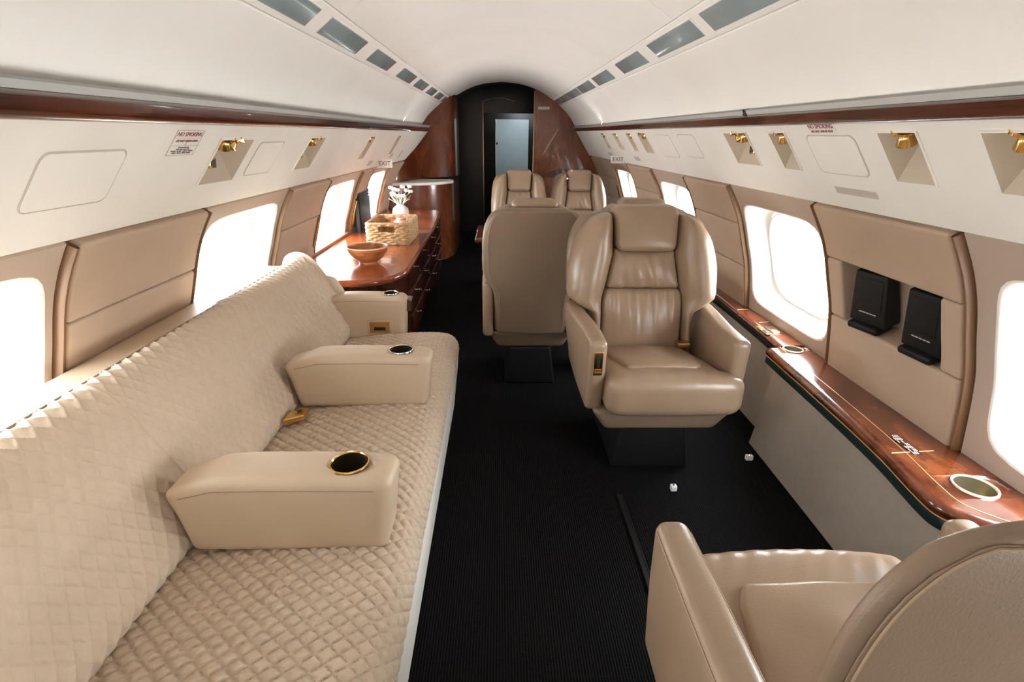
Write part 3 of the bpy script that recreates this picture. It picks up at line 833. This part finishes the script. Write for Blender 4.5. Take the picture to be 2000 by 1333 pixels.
# ================================================================== ARMCHAIRS
def pleats(x, z, z0, z1, amp, f=125.):
    t = clamp((z-z0)/(z1-z0))
    return amp*(math.sin(f*x+9*z*math.sin(7*x))+.6*math.sin(f*1.9*x+1.3+14*z))*t*t
def make_chair(cw, aw, k, yb, loc, rz, label, group, head=1.0, panel_arm=-1, buckle=False, ds=1.0, hs=1.0, tcush=False, flare=0.):
    ha = cw+aw; hw = ha+flare; q = cw/.24
    r = tag(empty('leather_armchair', loc, rz), label, 'armchair', group)
    L, LB = M['leather'], M['leather_shade']
    obj('pedestal', bx((0, .03, .105), (.15*q, .19, .105), .012, (1,1,1), lambda x, y, z: (x*(1-.12*z/.105), y, z)), M['black'], r)
    obj('base_shell', bx((0, .0, .252), (ha-.05, .225, .048), .022, (4,4,2), lambda x, y, z: (x*(1+.13*(z/.048)), y*(1+.06*(z/.048)), z)), LB, r)
    # seat cushion: front roll high, falling to the back
    def seatf(x, y, z):
        u = (y+.24)/.48
        top = clamp((z+.075)/.15)
        zz = z - top*(.062*sstep(.08, 1., u)) 
        zz += top*.012*(1-(x/cw)**2)
        zz += top*.0022*math.sin(135*x+5*math.sin(20*y))*math.exp(-((u-.12)/.09)**2)
        yy = y - .012*(1-(x/cw)**2)*(1 if y < 0 else 0)
        xx = x
        if tcush and x > 0: xx = x*(1+.24*sstep(-.13, -.20, y))
        return Vector((xx, yy, zz))
    obj('seat_cushion', bx((0, -.045, .368), (cw, .24, .075), .046, (44,16,4), seatf), L, r)
    iw = cw-.07*q
    def insf(x, y, z):
        Y = y-.02+.045
        u = (Y+.24)/.48; X = x*(1-.16*sstep(.5, -1, y/.18)*1.0+.10)*(1-.16*clamp((-y/.185-.72)/.28)**2)
        base = -.062*sstep(.08, 1., u)+.012*(1-(X/cw)**2)
        pf = .012*(1-(x/iw)**2)*(1-(y/.185)**2) if z > 0 else 0
        return Vector((X, y, z+base+pf+.0025*math.sin(38*x+25*y)*math.sin(20*y) if z > 0 else z+base))
    obj('seat_insert', bx((0, -.005, .434), (iw, .185, .016), .014, (12,12,1), insf), L, r)
    for s in (-1, 1):
        mb = MB()
        def armf(x, y, z):
            u = (y+.25)/.5
            xx = x*(1+.10*math.sin(PI*clamp(u)))
            if z < 0: xx -= s*.012*(z/-.14)*.0
            yy = y + (.02*(z/-.15) if (z < 0 and y < 0) else 0)
            if y < -.2: yy += -.006*(z/.15)
            xx += s*flare*sstep(-.15, .22, y)*sstep(-.15,.1,z)
            return Vector((xx, yy, z))
        rbox(mb, (s*(cw+aw/2), .02, .425), (aw/2, .25, .142), .022, (2,8,5), armf)
        a = obj('armrest', mb, L, r)
        for e_ in (-1, 1):
            mb = MB(); tube(mb, [Vector(armf(e_*aw/2*.9, -.225+.44*i/8, .128))+Vector((s*(cw+aw/2)+e_*.0022, .02, .425)) for i in range(9)], .0012, 5)
            obj('seam', mb, M['stitch'], a)
        if s == panel_arm:
            p = obj('control_panel', bx((s*(cw+aw/2), -.232, .485), (.017, .004, .044), .003), M['gold'], a)
            obj('slot', bx((s*(cw+aw/2), -.237, .497), (.006, .0015, .024), .001), M['dark'], p)
            for zz in (.452, .462): obj('button', bx((s*(cw+aw/2), -.238, zz), (.012, .002, .0035), .001), M['brass'], p)
    # back: everything leans with k
    def lean(p):
        z = .36+(p[2]-.36)*hs
        return Vector((p[0], p[1]*ds+yb+k*(z-.36), z))
    OWt = [(.30,cw*.98),(.55,cw*.99),(.595,hw*.97),(.66,hw),(.73,hw*.99),(.79,hw*.95),(.85,hw*.88),(.895,hw*.78),(.925,hw*.68),(.94,hw*.58)]
    IXt = [(.30,.165*q),(.50,.168*q),(.60,.165*q),(.66,.150*q),(.78,.126*q),(.96,.128*q)]
    if flare: IXt = [(z_, x_*1.10) for z_, x_ in IXt]
    ow = lambda z: cubic(OWt, z)
    ix = lambda z: interp(IXt, z)
    OWr = [(.30,cw*.98),(.52,cw*.99),(.60,hw*.95),(.73,hw*.985),(.80,hw*.975),(.86,hw*.93),(.90,hw*.86),(.922,hw*.78),(.936,hw*.66),(.943,hw*.5)]
    owr = lambda z: cubic(OWr, z)
    def leanbox(name, c, h, rad, n, f, mm, par=r):
        return obj(name, bx((0,0,0), h, rad, n, lambda x, y, z: lean(f(x, y, z))), mm, par, angle=60)
    for s in (-1, 1):
        def wf(x, y, z):
            Z = .655+z; u = (x+.06)/.12
            X = lerp(ix(Z)+.002, max(ow(Z)-(.055 if ds < 1 else 0), ix(Z)+.02), u)
            if ds < 1: Z = lerp(Z, .36, .17)
            fr = 1 if y < 0 else 0
            yy = y-.018*fr*math.sin(PI*u)-.03*fr*sstep(.5,.7,Z)*math.sin(PI*clamp(u))
            yy += .025*sstep(.86,.97,Z)*fr
            yy += .0012*math.sin(70*Z)*math.sin(30*u)*fr*.6
            return (s*X, yy, Z)
        leanbox('side_bolster', 0, (.06, .055, .287), .034, (8,3,20), wf, L)
    def lowf(x, y, z):
        Z = .50+z; X = x/.15*(ix(Z)-.001); fr = y < 0
        pf = .032*(1-(x/.15)**2)*math.cos(PI/2*clamp(abs(z)/.142))**.6 if fr else 0
        pl_ = pleats(X, Z, .42, .645, .0042) if fr else 0
        return (X, y-pf-pl_-.004, Z)
    leanbox('lower_back_cushion', 0, (.15, .04, .142), .018, (56,2,22), lowf, L)
    def midf(x, y, z):
        Z = .7225+z; X = x/.15*(ix(Z)-.001); fr = y < 0
        pf = .026*(1-(x/.15)**2)*(1-(z/.082)**2) if fr else 0
        pl_ = .0028*math.sin(105*X+45*z)*math.sin(25*X+1) if fr else 0
        return (X, y-pf-pl_, Z)
    leanbox('lumbar_cushion', 0, (.15, .04, .080), .018, (44,2,12), midf, L)
    def headf(x, y, z):
        Z = .887+z*head-(.06 if ds < 1 else 0); fr = y < 0; X = x*(1+.05*(z/.085))
        pf = .016*(1-(x/(.14*q))**2)*(1-(z/.088)**2) if fr else 0
        yy = y-pf-.010*fr + (.012*(z/.085) if fr else 0)
        return (X, yy, Z)
    leanbox('headrest', 0, (.126*q*(1.1 if flare else 1), .062, .088), .030, (10,4,8), headf, L)
    def shf(x, y, z):
        Z = .618+z; X = x/.2*owr(max(Z, .30))
        bow = .014*(1-(x/.2)**2) if y > 0 else 0
        return (X, y+.078+bow-(.004 if ds < 1 and y < 0 else 0), Z)
    leanbox('back_shell', 0, (.2, .036, .324), .030, (12,3,28), shf, LB)
    def rpf(x, y, z):
        Z = .615+z; X = x/.2*(owr(max(Z, .30))-(.022 if ds == 1 else .012))
        bow = .014*(1-(x/.2)**2)
        return (X, y+.112+bow, Z)
    leanbox('rear_panel', 0, (.2, .006, .315), .0055, (12,1,26), rpf, LB)
    mb = MB(); pts = []
    for i in range(61):
        Z = lerp(.36, .928, i/60); pts.append((-(owr(Z)-(.026 if ds == 1 else .016)), Z))
    zt_ = pts[-1][1]; xe = pts[-1][0]
    pts = pts+[(lerp(xe, -xe, i/20), zt_+.002*math.sin(PI*i/20)) for i in range(1, 20)]+[(-x, z) for x, z in pts[::-1]]
    tube(mb, [lean((x, .1185+.014*(1-(x/max(.05, owr(z)))**2), z)) for x, z in pts], .0012, 5)
    obj('seam', mb, M['stitch'], r)
    if buckle:
        obj('belt_buckle', bx((cw-.055, .10, .425), (.026, .022, .010), .006), M['brass'], r)
    return r
chairA = make_chair(.220, .062, .20, .17, (.595, 1.85, 0), 0, 'wide tan leather armchair facing the camera with gold control panel on its arm', 'tan leather armchairs', buckle=True, tcush=True, hs=.98, flare=.028)
chairD = make_chair(.238, .062, .02, .172, (.585, .515, 0), PI, 'tan leather armchair cut off by the lower frame corner, seen from behind its curved back', 'tan leather armchairs', panel_arm=0, ds=.32, hs=1.0)
chairB = make_chair(.190, .052, .19, .15, (.16, 2.66, 0), PI, 'tan leather club chair showing its flat back next to the aisle', 'tan leather armchairs', panel_arm=0, hs=.972)
def dup_chair(src, loc, rz, label):
    c = copy_tree(src); c.location = loc; c.rotation_euler = (0,0,rz); c['label'] = label; return c
chairC = dup_chair(chairB, (.665, 2.72, 0), PI, 'tan leather club chair hidden behind the wide armchair, only headrest top and shoulders showing')
chairE = dup_chair(chairB, (.172, 4.38, 0), 0, 'tan leather club chair facing forward at the aft end beside the aisle')
chairF = dup_chair(chairB, (.690, 4.38, 0), 0, 'tan leather club chair facing forward at the aft end beside the window wall')
# conference table between the club chairs
tb = tag(empty('club_table', (.45, 3.53, 0)), 'glossy wood table edge showing between the club chairs by the aisle', 'table')
obj('table_top', bx((-.02, 0, .60), (.585, .26, .018), .012, (2,2,1)), M['burl'], tb)
obj('pedestal', bx((.12, 0, .30), (.06, .10, .285), .01), M['darkwood'], tb)
obj('foot', bx((.12, 0, .012), (.14, .16, .012), .006), M['black'], tb)

# ================================================================== CREDENZA
cz = tag(empty('credenza', (-.78, 3.9, 0)), 'dark mahogany credenza with drawers along the wall behind the sofa', 'credenza')
c0 = Vector((-.78, 3.9, 0))
def plan(x_front, y_near, y_far, rad, xw=-1.06):
    pts = [(xw, y_near)]
    for i in range(13):
        a = -PI/2+PI/2*i/12
        pts.append((x_front-rad+rad*math.cos(a), y_near+rad*1.3+rad*1.3*math.sin(a)))
    pts += [(x_front-.02, (y_near+y_far)/2+.3), (x_front-.07, y_far), (xw, y_far)]
    return pts
CT = .552
prism_pts = plan(-.535, 2.62, 5.12, .20)
obj('body', prism(MB(), prism_pts, lambda p, t: Vector((p[0], p[1], lerp(.05, CT-.035, t)))-c0), M['wood'], cz, angle=35)
obj('plinth', prism(MB(), plan(-.575, 2.70, 5.12, .18), lambda p, t: Vector((p[0], p[1], .05*t+.001))-c0), M['near_black'], cz, angle=35)
dy = [(2.95,3.42),(3.44,3.92),(3.94,4.42),(4.44,4.94)]
for i, (a, b) in enumerate(dy):
    for j, (za, zb) in enumerate(((.36,.505),(.215,.35),(.065,.205))):
        xm = lerp(-.535, -.555, (a-2.9)/1.6) if a < 4.2 else lerp(-.555, -.59, (a-4.2)/1.0)
        dw = obj('drawer', bx(tuple(Vector((xm, (a+b)/2, (za+zb)/2))-c0), (.010, (b-a)/2-.006, (zb-za)/2-.005), .004), M['wood'], cz)
        kn = lathe(MB(), [(0,0),(.004,0),(.004,.010),(.009,.014),(.009,.020),(.0,.023)], tuple(Vector((xm+.010, (a+b)/2, (za+zb)/2+.02))-c0), 12, Matrix.Rotation(PI/2, 3, 'Y'))
        obj('knob', kn, M['chrome'], dw)
ct = tag(empty('countertop', (-.78, 3.9, CT-.017)), 'glossy red brown countertop with rounded corner carrying bowl and basket', 'countertop')
cc = Vector((-.78, 3.9, CT-.017))
pts = plan(-.490, 2.46, 5.09, .22, -1.11)
mb = MB()
def inset(p, q):     # pull the outline inwards
    return Vector((p[0]-q*(1 if p[0] > -1.05 else 0)*clamp((p[1]-2.45)/.25+.2), p[1]+q*(1 if p[1] < 2.75 else 0), 0))
rows = [[inset(p, q)+Vector((0,0,z))-cc for p in pts] for q, z in ((.012,CT-.036),(.003,CT-.032),(.0,CT-.02),(.003,CT-.008),(.012,CT))]
mb.grid(rows, close_v=True); mb.ngon(rows[0], True); mb.ngon(rows[-1])
obj('slab', mb, M['counter'], ct, angle=40)
# raised back edge along the windows
obj('sill_rail', bx((-1.092, 3.8, CT+.010), (.012, 1.28, .010), .004), M['sill'], wall[-1])

# bowl
bw = tag(empty('wooden_bowl', (-.735, 2.86, CT)), 'round turned wooden bowl with pale rim standing on the countertop', 'bowl')
obj('bowl_body', lathe(MB(), [(.0001,.006),(.042,.006),(.044,0),(.050,0),(.052,.010),(.085,.032),(.108,.066),(.113,.090)], (0,0,0), 48), M['bowl'], bw)
obj('bowl_inside', lathe(MB(), [(.106,.090),(.100,.064),(.078,.036),(.040,.022),(.0001,.020)], (0,0,0), 48), M['bowl'], bw)
obj('rim', lathe(MB(), [(.1128,.088),(.1135,.092),(.110,.095),(.107,.093),(.1058,.089)], (0,0,0), 48), M['bowlrim'], bw)
# basket: courses of rope around a rectangle, open handle slots on the short sides
bs = tag(empty('wicker_basket', (-.725, 3.56, CT)), 'rectangular woven wicker basket with handle slot on the countertop', 'basket')
bhx, bhy, bh = .135, .20, .135
def rect_path(hx, hy, r, n):
    P = []; per = [(hx, hy-r, -hy+r)]
    segs = []
    for cx, cy, a0 in ((hx-r, hy-r, 0), (-(hx-r), hy-r, 90), (-(hx-r), -(hy-r), 180), (hx-r, -(hy-r), 270)):
        for q in range(4):
            a = math.radians(a0+q*30); segs.append(Vector((cx+r*math.cos(a), cy+r*math.sin(a), 0)))
    # resample
    out = []; L = [0]
    S_ = segs+[segs[0]]
    for a, b in zip(S_, S_[1:]): L.append(L[-1]+(b-a).length)
    for i in range(n):
        s = L[-1]*i/n
        for k2 in range(len(segs)):
            if s <= L[k2+1]: break
        t = (s-L[k2])/max(1e-9, L[k2+1]-L[k2]); out.append(S_[k2].lerp(S_[k2+1], t))
    return out
NR = 10
for i in range(NR):
    z = .008+i*(bh-.012)/(NR-1)*.97
    n = 132; P = rect_path(bhx, bhy, .02, n); path = []
    for j, p in enumerate(P):
        out_ = p.normalized(); wv = .0042*math.sin(PI*j/3+PI*i)
        path.append(p+out_*wv+Vector((0,0,z+.002*math.sin(PI*j/3*.5+i))))
    mb = MB()
    if .075 < z < .115:            # handle slots: leave a gap on both short sides
        run = []
        runs = []
        for j in range(n*2):
            p = path[j % n]
            if abs(p.x) < .052 and abs(p.y) > bhy*.9:
                if len(run) > 1: runs.append(run)
                run = []
            else: run.append(p)
            if j >= n and not run: break
        runs = [r_ for r_ in runs if len(r_) > 3][-2:] if runs else [path]
        for r_ in runs: tube(mb, r_, .0082, 7)
    else: tube(mb, path, .0082, 7, closed=True)
    obj('woven_course', mb, M['basket'], bs)
mb = MB(); tube(mb, [p+Vector((0,0,bh)) for p in rect_path(bhx, bhy, .02, 60)], .009, 8, closed=True); obj('rim', mb, M['basket'], bs)
obj('bottom', bx((0,0,.006), (bhx-.006, bhy-.006, .004), .002), M['basket'], bs)
# vase and flowers
vs_ = tag(empty('vase', (-.845, 4.52, CT)), 'round white ceramic vase on the countertop in front of the wood bulkhead', 'vase')
obj('vase_body', lathe(MB(), [(.0001,0),(.038,0),(.062,.022),(.071,.055),(.064,.088),(.040,.108),(.030,.114),(.033,.122),(.027,.122),(.025,.112),(.0001,.10)], (0,0,0), 32), M['ceramic'], vs_)
fo = tag(empty('flower_bunch', (-.845, 4.52, CT+.112)), 'bunch of small white flowers with pale leaves in the white vase', 'flowers')
rnd = random.Random(3)
for i in range(11):
    a = i*2.4; sp_ = .035+.075*rnd.random(); hh = .075+.085*rnd.random()
    tip = Vector((sp_*math.cos(a)*1.1, sp_*math.sin(a)*.8, hh))
    mb = MB(); tube(mb, [Vector((.012*math.cos(a), .012*math.sin(a), 0)), Vector((tip.x*.45, tip.y*.45, hh*.6)), tip], .0028, 5)
    st = obj('stem', mb, M['leaf'], fo)
    mb = MB()
    for q in range(5):
        b = a+q*2*PI/5; dv = Vector((math.cos(b), math.sin(b), .6)).normalized()
        rbox(mb, tip+dv*.012, (.011, .011, .013), .0108, (1,1,1))
    obj('blossom', mb, M['petal'], st)
for i in range(8):
    a = i*.8+.3; mb = MB(); rows = []
    for t in range(6):
        u = t/5; wd = .014*math.sin(PI*min(1, u*.92+.06)); c = Vector((math.cos(a)*(.012+.085*u), math.sin(a)*(.012+.07*u), .085*u-.05*u*u*(i % 3)*.5))
        sd = Vector((-math.sin(a), math.cos(a), 0))
        rows.append([c-sd*wd, c+Vector((0,0,-.004)), c+sd*wd])
    mb.grid(rows); lf = obj('leaf', mb, M['petal'] if i % 2 else M['leaf'], fo)
    so_ = lf.modifiers.new('thickness', 'SOLIDIFY'); so_.thickness = .0012
# dark screen between the aft windows
tv = tag(empty('wall_screen', (-1.022, 3.96, .685)), 'flat dark entertainment screen mounted on the sidewall above the basket', 'screen')
obj('housing', bx((0,0,0), (.016, .165, .155), .006), M['black'], tv)
obj('display', bx((.0165,0,0), (.002, .145, .135), .001), M['screen'], tv)
obj('bracket', bx((-.03,0,.06), (.02, .05, .05), .003), M['black'], tv)
for j in range(2):
    for i in range(2):
        obj('button', bx((.019, .12, (.11 if i else -.11)+(.02 if j else 0)), (.002, .008, .005), .001), M['chrome'], tv)
# gold edged slots beside the windows
def gold_slot(side, i, y, z, hz=.085):
    mb = MB()
    pts = [(-.013,-hz),(.013,-hz),(.013,hz),(-.013,hz)]
    tube(mb, [WP(side, y+a, z+b*f, -.022) for (a, b), f in zip(pts, (1,1,1,1))], .0035, 6, closed=True)
    g = obj('gold_slot_frame', mb, M['gold'], wins[(side, i)])
    mb = MB(); rbox(mb, (0,0,0), (.002, .011, hz-.004), 0, (1,1,3), lambda x, y_, z_: WP(side, y+y_, z+z_, -.019-x))
    obj('slot_cover', mb, M['winpanel'], wins[(side, i)])
gold_slot(-1, 3, 3.80, .705); gold_slot(-1, 3, 2.98, .705); gold_slot(-1, 4, 4.78, .735); gold_slot(1, 4, 5.26, .70)

# ================================================================== aft galley cabinet behind the credenza
ga = tag(empty('galley_cabinet', (-.8, 5.75, 0)), 'curved glossy mahogany cabinet with pale shelf rail closing the sofa side', 'cabinet')
g0 = Vector((-.8, 5.75, 0))
UP = [(-1.16,5.12),(-1.05,5.22),(-.95,5.34),(-.82,5.68),(-.70,5.86),(-.60,5.95),(-.515,6.03),(-.48,6.20),(-.47,6.40)]
def fineplan(P, n=28):
    L = [0]
    for a, b in zip(P, P[1:]): L.append(L[-1]+math.hypot(b[0]-a[0], b[1]-a[1]))
    px = [(l, p[0]) for l, p in zip(L, P)]; py = [(l, p[1]) for l, p in zip(L, P)]
    return [(cubic(px, L[-1]*i/n), cubic(py, L[-1]*i/n)) for i in range(n+1)]
U_ = fineplan(UP)
def topz(x, y):
    if x < -.80: return 1.40
    return CP(x, y, .012).z
mb = MB()
mb.grid([[Vector((x, y, lerp(.80, topz(x, y), t/10)))-g0 for x, y in U_] for t in range(11)])
mb.grid([[Vector((x, y, .80))-g0 for x, y in U_], [Vector((-1.2, 6.4, .80))-g0 for x, y in U_]])
obj('upper_panel', mb, M['bulkwood'], ga)
LW = fineplan([(-1.16,5.17),(-1.0,5.18),(-.85,5.21),(-.70,5.28),(-.59,5.39),(-.52,5.54),(-.49,5.75),(-.485,6.40)])
mb = MB(); mb.grid([[Vector((x, y, z))-g0 for x, y in LW] for z in (.0,.25,.5,.765)])
obj('lower_panel', mb, M['bulkwood'], ga)
SH = fineplan([(-1.16,5.14),(-1.0,5.15),(-.84,5.18),(-.68,5.25),(-.56,5.35),(-.495,5.47),(-.475,5.56),(-.49,5.66),(-.53,5.70)])
mb = MB(); rows = [[Vector((x, y, z))-g0 for x, y in SH] for z in (.768,.773,.792,.796)]
rows = [[p+Vector((-.006 if i in (0,3) else 0, .006 if i in (0,3) else 0, 0)) for p in r_] for i, r_ in enumerate(rows)]
mb.grid(rows); mb.ngon(list(rows[-1])+[Vector((-1.2,5.7,.796))-g0]); mb.ngon(list(rows[0])+[Vector((-1.2,5.7,.768))-g0], True)
obj('shelf', mb, M['ring_shelf'] if 'ring_shelf' in M else M['reveal'], ga)

# ================================================================== reading lights in the service panels
def reading_light(side, ya, L, n, lab):
    t0, t1 = LT0[side], LT1[side]
    a = VP_(side, ya+L, t1); b = VP_(side, ya, t1); c = VP_(side, ya, t0); dd = VP_(side, ya+L, t0)    # far-top, near-top, near-bottom, far-bottom
    D_ = VP_(side, ya+L*.36, t1-.04, .085)
    rt = tag(empty('reading_light', (a+b+c+dd)/4), lab, 'reading light', 'gold reading lights in triangular recesses')
    o = (a+b+c+dd)/4
    mb = MB(); mb.ngon([a-o, b-o, D_-o]); mb.ngon([a-o, D_-o, dd-o]); mb.ngon([D_-o, b-o, c-o]); mb.ngon([D_-o, c-o, dd-o])
    obj('recess', mb, M['recess'], rt, smooth=False)
    # raised rim
    mb = MB(); n_ = -.002
    cor = [VP_(side, ya+L, t1, n_)-o, VP_(side, ya, t1, n_)-o, VP_(side, ya, t0, n_)-o]
    tube(mb, cor, .0028, 6); obj('rim', mb, M['valance'], rt)
    # spotlights hang from the top face
    cen = (a+b+D_)/3-o
    for i in range(n):
        off = Vector((0, (-.5 if i == 0 else .5)*(.065 if n > 1 else 0), 0))
        ctr = cen+off+Vector((side*-.004, 0, -.006))
        Mr = Matrix.Rotation(math.radians(28)*-side, 3, 'Y') @ Matrix.Rotation(math.radians(18 if i == 0 else -30), 3, 'X')
        s = obj('spotlight', lathe(MB(), [(.0001,.0),(.030,.0),(.031,-.004),(.017,-.008),(.012,-.014),(.015,-.018),(.017,-.024),(.021,-.040),(.019,-.041),(.014,-.030),(.0001,-.028)], tuple(ctr), 20, Mr), M['gold'], rt)
        obj('bulb', lathe(MB(), [(.0001,-.034),(.012,-.033),(.014,-.030)], tuple(ctr), 12, Mr), M['white'], s)
    if n > 1:
        # call button on the sloping face
        f = (D_*.34+c*.36+dd*.30)-o
        nn = (dd-D_).cross(c-D_).normalized()
        if nn.x*side > 0: nn = -nn
        yv = (c-dd).normalized(); Mx = Matrix((nn, yv, nn.cross(yv))).transposed()
        f = f+nn*.003
        sw_ = obj('switch', bx(tuple(f), (.004, .020, .015), .003, (1,1,1), lambda x, y, z: Mx @ Vector((x, y, z))), M['gold'], rt)
        obj('switch_key', bx(tuple(f+nn*.004), (.0015, .013, .010), .001, (1,1,1), lambda x, y, z: Mx @ Vector((x, y, z))), M['dark'], sw_)
    return rt
RL = ['gold reading light in the recess cut by the picture edge', 'single gold reading light in the recess next to the blank cover, above the two monitors',
      'single gold reading light between the paired light and the small no smoking placard', 'pair of gold reading lights with call switch above the wide armchair headrest',
      'pair of gold reading lights with switch just forward of the exit sign', 'single gold reading light directly over the exit sign on the armchair side', 'gold reading light with small key aft of the exit sign on the armchair side', 'aftmost gold reading light by the wood bulkhead on the armchair side']
for (ya, L, n), lab in zip(LAMPS[1], RL): reading_light(1, ya, L, n, lab)
RL = ['pair of gold reading lights with square call switch beside the large no smoking placard', 'pair of gold reading lights above the sofa end, second recess on the sofa side',
      'narrow gold reading light recess forward of the exit sign over the credenza', 'narrow gold reading light recess aft of the exit sign over the credenza']
for (ya, L, n), lab in zip(LAMPS[-1], RL): reading_light(-1, ya, L, n, lab)

# ================================================================== placards and exit signs
def vmat(side, y, t, out):
    o = VP_(side, y, t, -out)
    up = (VP_(side, y, t+.05)-VP_(side, y, t-.05)).normalized()
    rt = Vector((0, 1, 0)) if side < 0 else Vector((0, -1, 0))
    nn = rt.cross(up).normalized()
    return Matrix(((rt.x, up.x, nn.x, o.x), (rt.y, up.y, nn.y, o.y), (rt.z, up.z, nn.z, o.z), (0,0,0,1)))
def placard(side, y, t, hw, hh, lab, full):
    mt = vmat(side, y, t, .0)
    rt = empty('no_smoking_placard'); rt.matrix_world = mt; tag(rt, lab, 'sign')
    bpy.context.view_layer.update()
    obj('plate', bx((0,0,.001), (hw, hh, .0012), .0008), M['sign'], rt)
    def T(body, x, yy, size, m):
        o = text('lettering', body, M[m], size, Matrix.Identity(4), rt); o.matrix_parent_inverse = Matrix.Identity(4); o.matrix_basis = Matrix.Translation((x, yy, .0026)); return o
    if full:
        T('NO SMOKING', 0, hh*.70, hw*.295, 'signred')
        T('LIFE RAFT UNDER DIVAN', 0, hh*.17, hw*.145, 'signred')
        for yy in (hh*.40, -hh*.22): obj('rule', bx((0, yy, .0024), (hw*.96, .0006, .0003), 0), M['greyplate'], rt, smooth=False)
        obj('arrow', MB().add([(-.0008,hh*.08,.0026),(.0008,hh*.08,.0026),(.0008,-hh*.08,.0026),(.003,-hh*.08,.0026),(0,-hh*.18,.0026),(-.003,-hh*.08,.0026),(-.0008,-hh*.08,.0026)], [(0,1,2,3,4,5,6)]), M['signdark'], rt, smooth=False)
        for i, wd in enumerate((.42,.52,.85,.72)):
            for j in range(4):
                obj('print_line', bx((wd*hw*(-.75+.5*j), -hh*(.36+.15*i), .0024), (wd*hw*.20, hh*.045, .0003), 0), M['signdark'], rt, smooth=False)
        mb = MB(); tube(mb, [(-hw,-hh,.002),(hw,-hh,.002),(hw,hh,.002),(-hw,hh,.002)], .0012, 5, closed=True); obj('border', mb, M['greyplate'], rt)
    else:
        T('NO SMOKING', 0, hh*.42, hw*.295, 'signred')
        T('LIFE VEST UNDER SEAT', 0, -hh*.50, hw*.16, 'signred')
        obj('rule', bx((0, -hh*.08, .0024), (hw*.96, .0006, .0003), 0), M['greyplate'], rt, smooth=False)
    return rt
placard(-1, 1.483, .79, .058, .036, 'large no smoking placard with arrow under the wood rail above the sofa', True)
placard(1, 1.545, .945, .062, .0165, 'small no smoking placard over the blank cover on the ledge side', False)
def exit_sign(side, y, lab, body):
    mt = vmat(side, y, .16, .004)
    rt = empty('exit_sign'); 
    (x0, z0) = VAL[side][0]
    rt.location = Vector((x0-side*(.072 if side > 0 else .085), y*YS[side], z0+.026)); rt.rotation_euler = (0, 0, 0)
    tag(rt, lab, 'sign')
    # faces forward (towards -y), hanging off the panel's lower edge
    obj('sign_box', bx((side*.005, 0, 0), (.056, .010, .030), .004), M['white'], rt)
    o = text('lettering', body, M['signexit'], .044, Matrix.Identity(4), rt); o.matrix_parent_inverse = Matrix.Identity(4)
    o.matrix_basis = Matrix.Translation((side*.005, -.0105, 0)) @ Matrix.Rotation(PI/2, 4, 'X')
exit_sign(-1, 4.35, 'white exit sign over the window above the credenza', 'EXIT')
exit_sign(1, 4.60, 'white exit sign over the window behind the club chairs', 'EXIT')

# ================================================================== floor fittings
rl = tag(empty('seat_track', (.44, 1.3, 0)), 'thin black seat track let into the carpet before the armchair', 'floor rail')
obj('rail', bx((0, 0, .003), (.010, .22, .004), .002), M['black'], rl)
for s in (-.008, .008): obj('lip', bx((s, 0, .007), (.0015, .22, .002), .0008), M['black'], rl)
lg1 = tag(empty('floor_stop', (.647, 1.55, 0)), 'small white plastic stop on the carpet under the wide armchair', 'floor stop')
obj('block', bx((0, 0, .011), (.011, .010, .011), .003), M['white'], lg1); obj('screw', lathe(MB(), [(.005,0),(.005,.002),(.0001,.003)], (0,0,.021), 10), M['chrome'], lg1)
lg2 = tag(empty('floor_stop', (1.018, 1.74, 0)), 'small white plastic stop on the carpet against the grey ledge panel', 'floor stop')
obj('block', bx((0, 0, .011), (.014, .009, .011), .003), M['white'], lg2); obj('screw', lathe(MB(), [(.005,0),(.005,.002),(.0001,.003)], (0,0,.021), 10), M['chrome'], lg2)
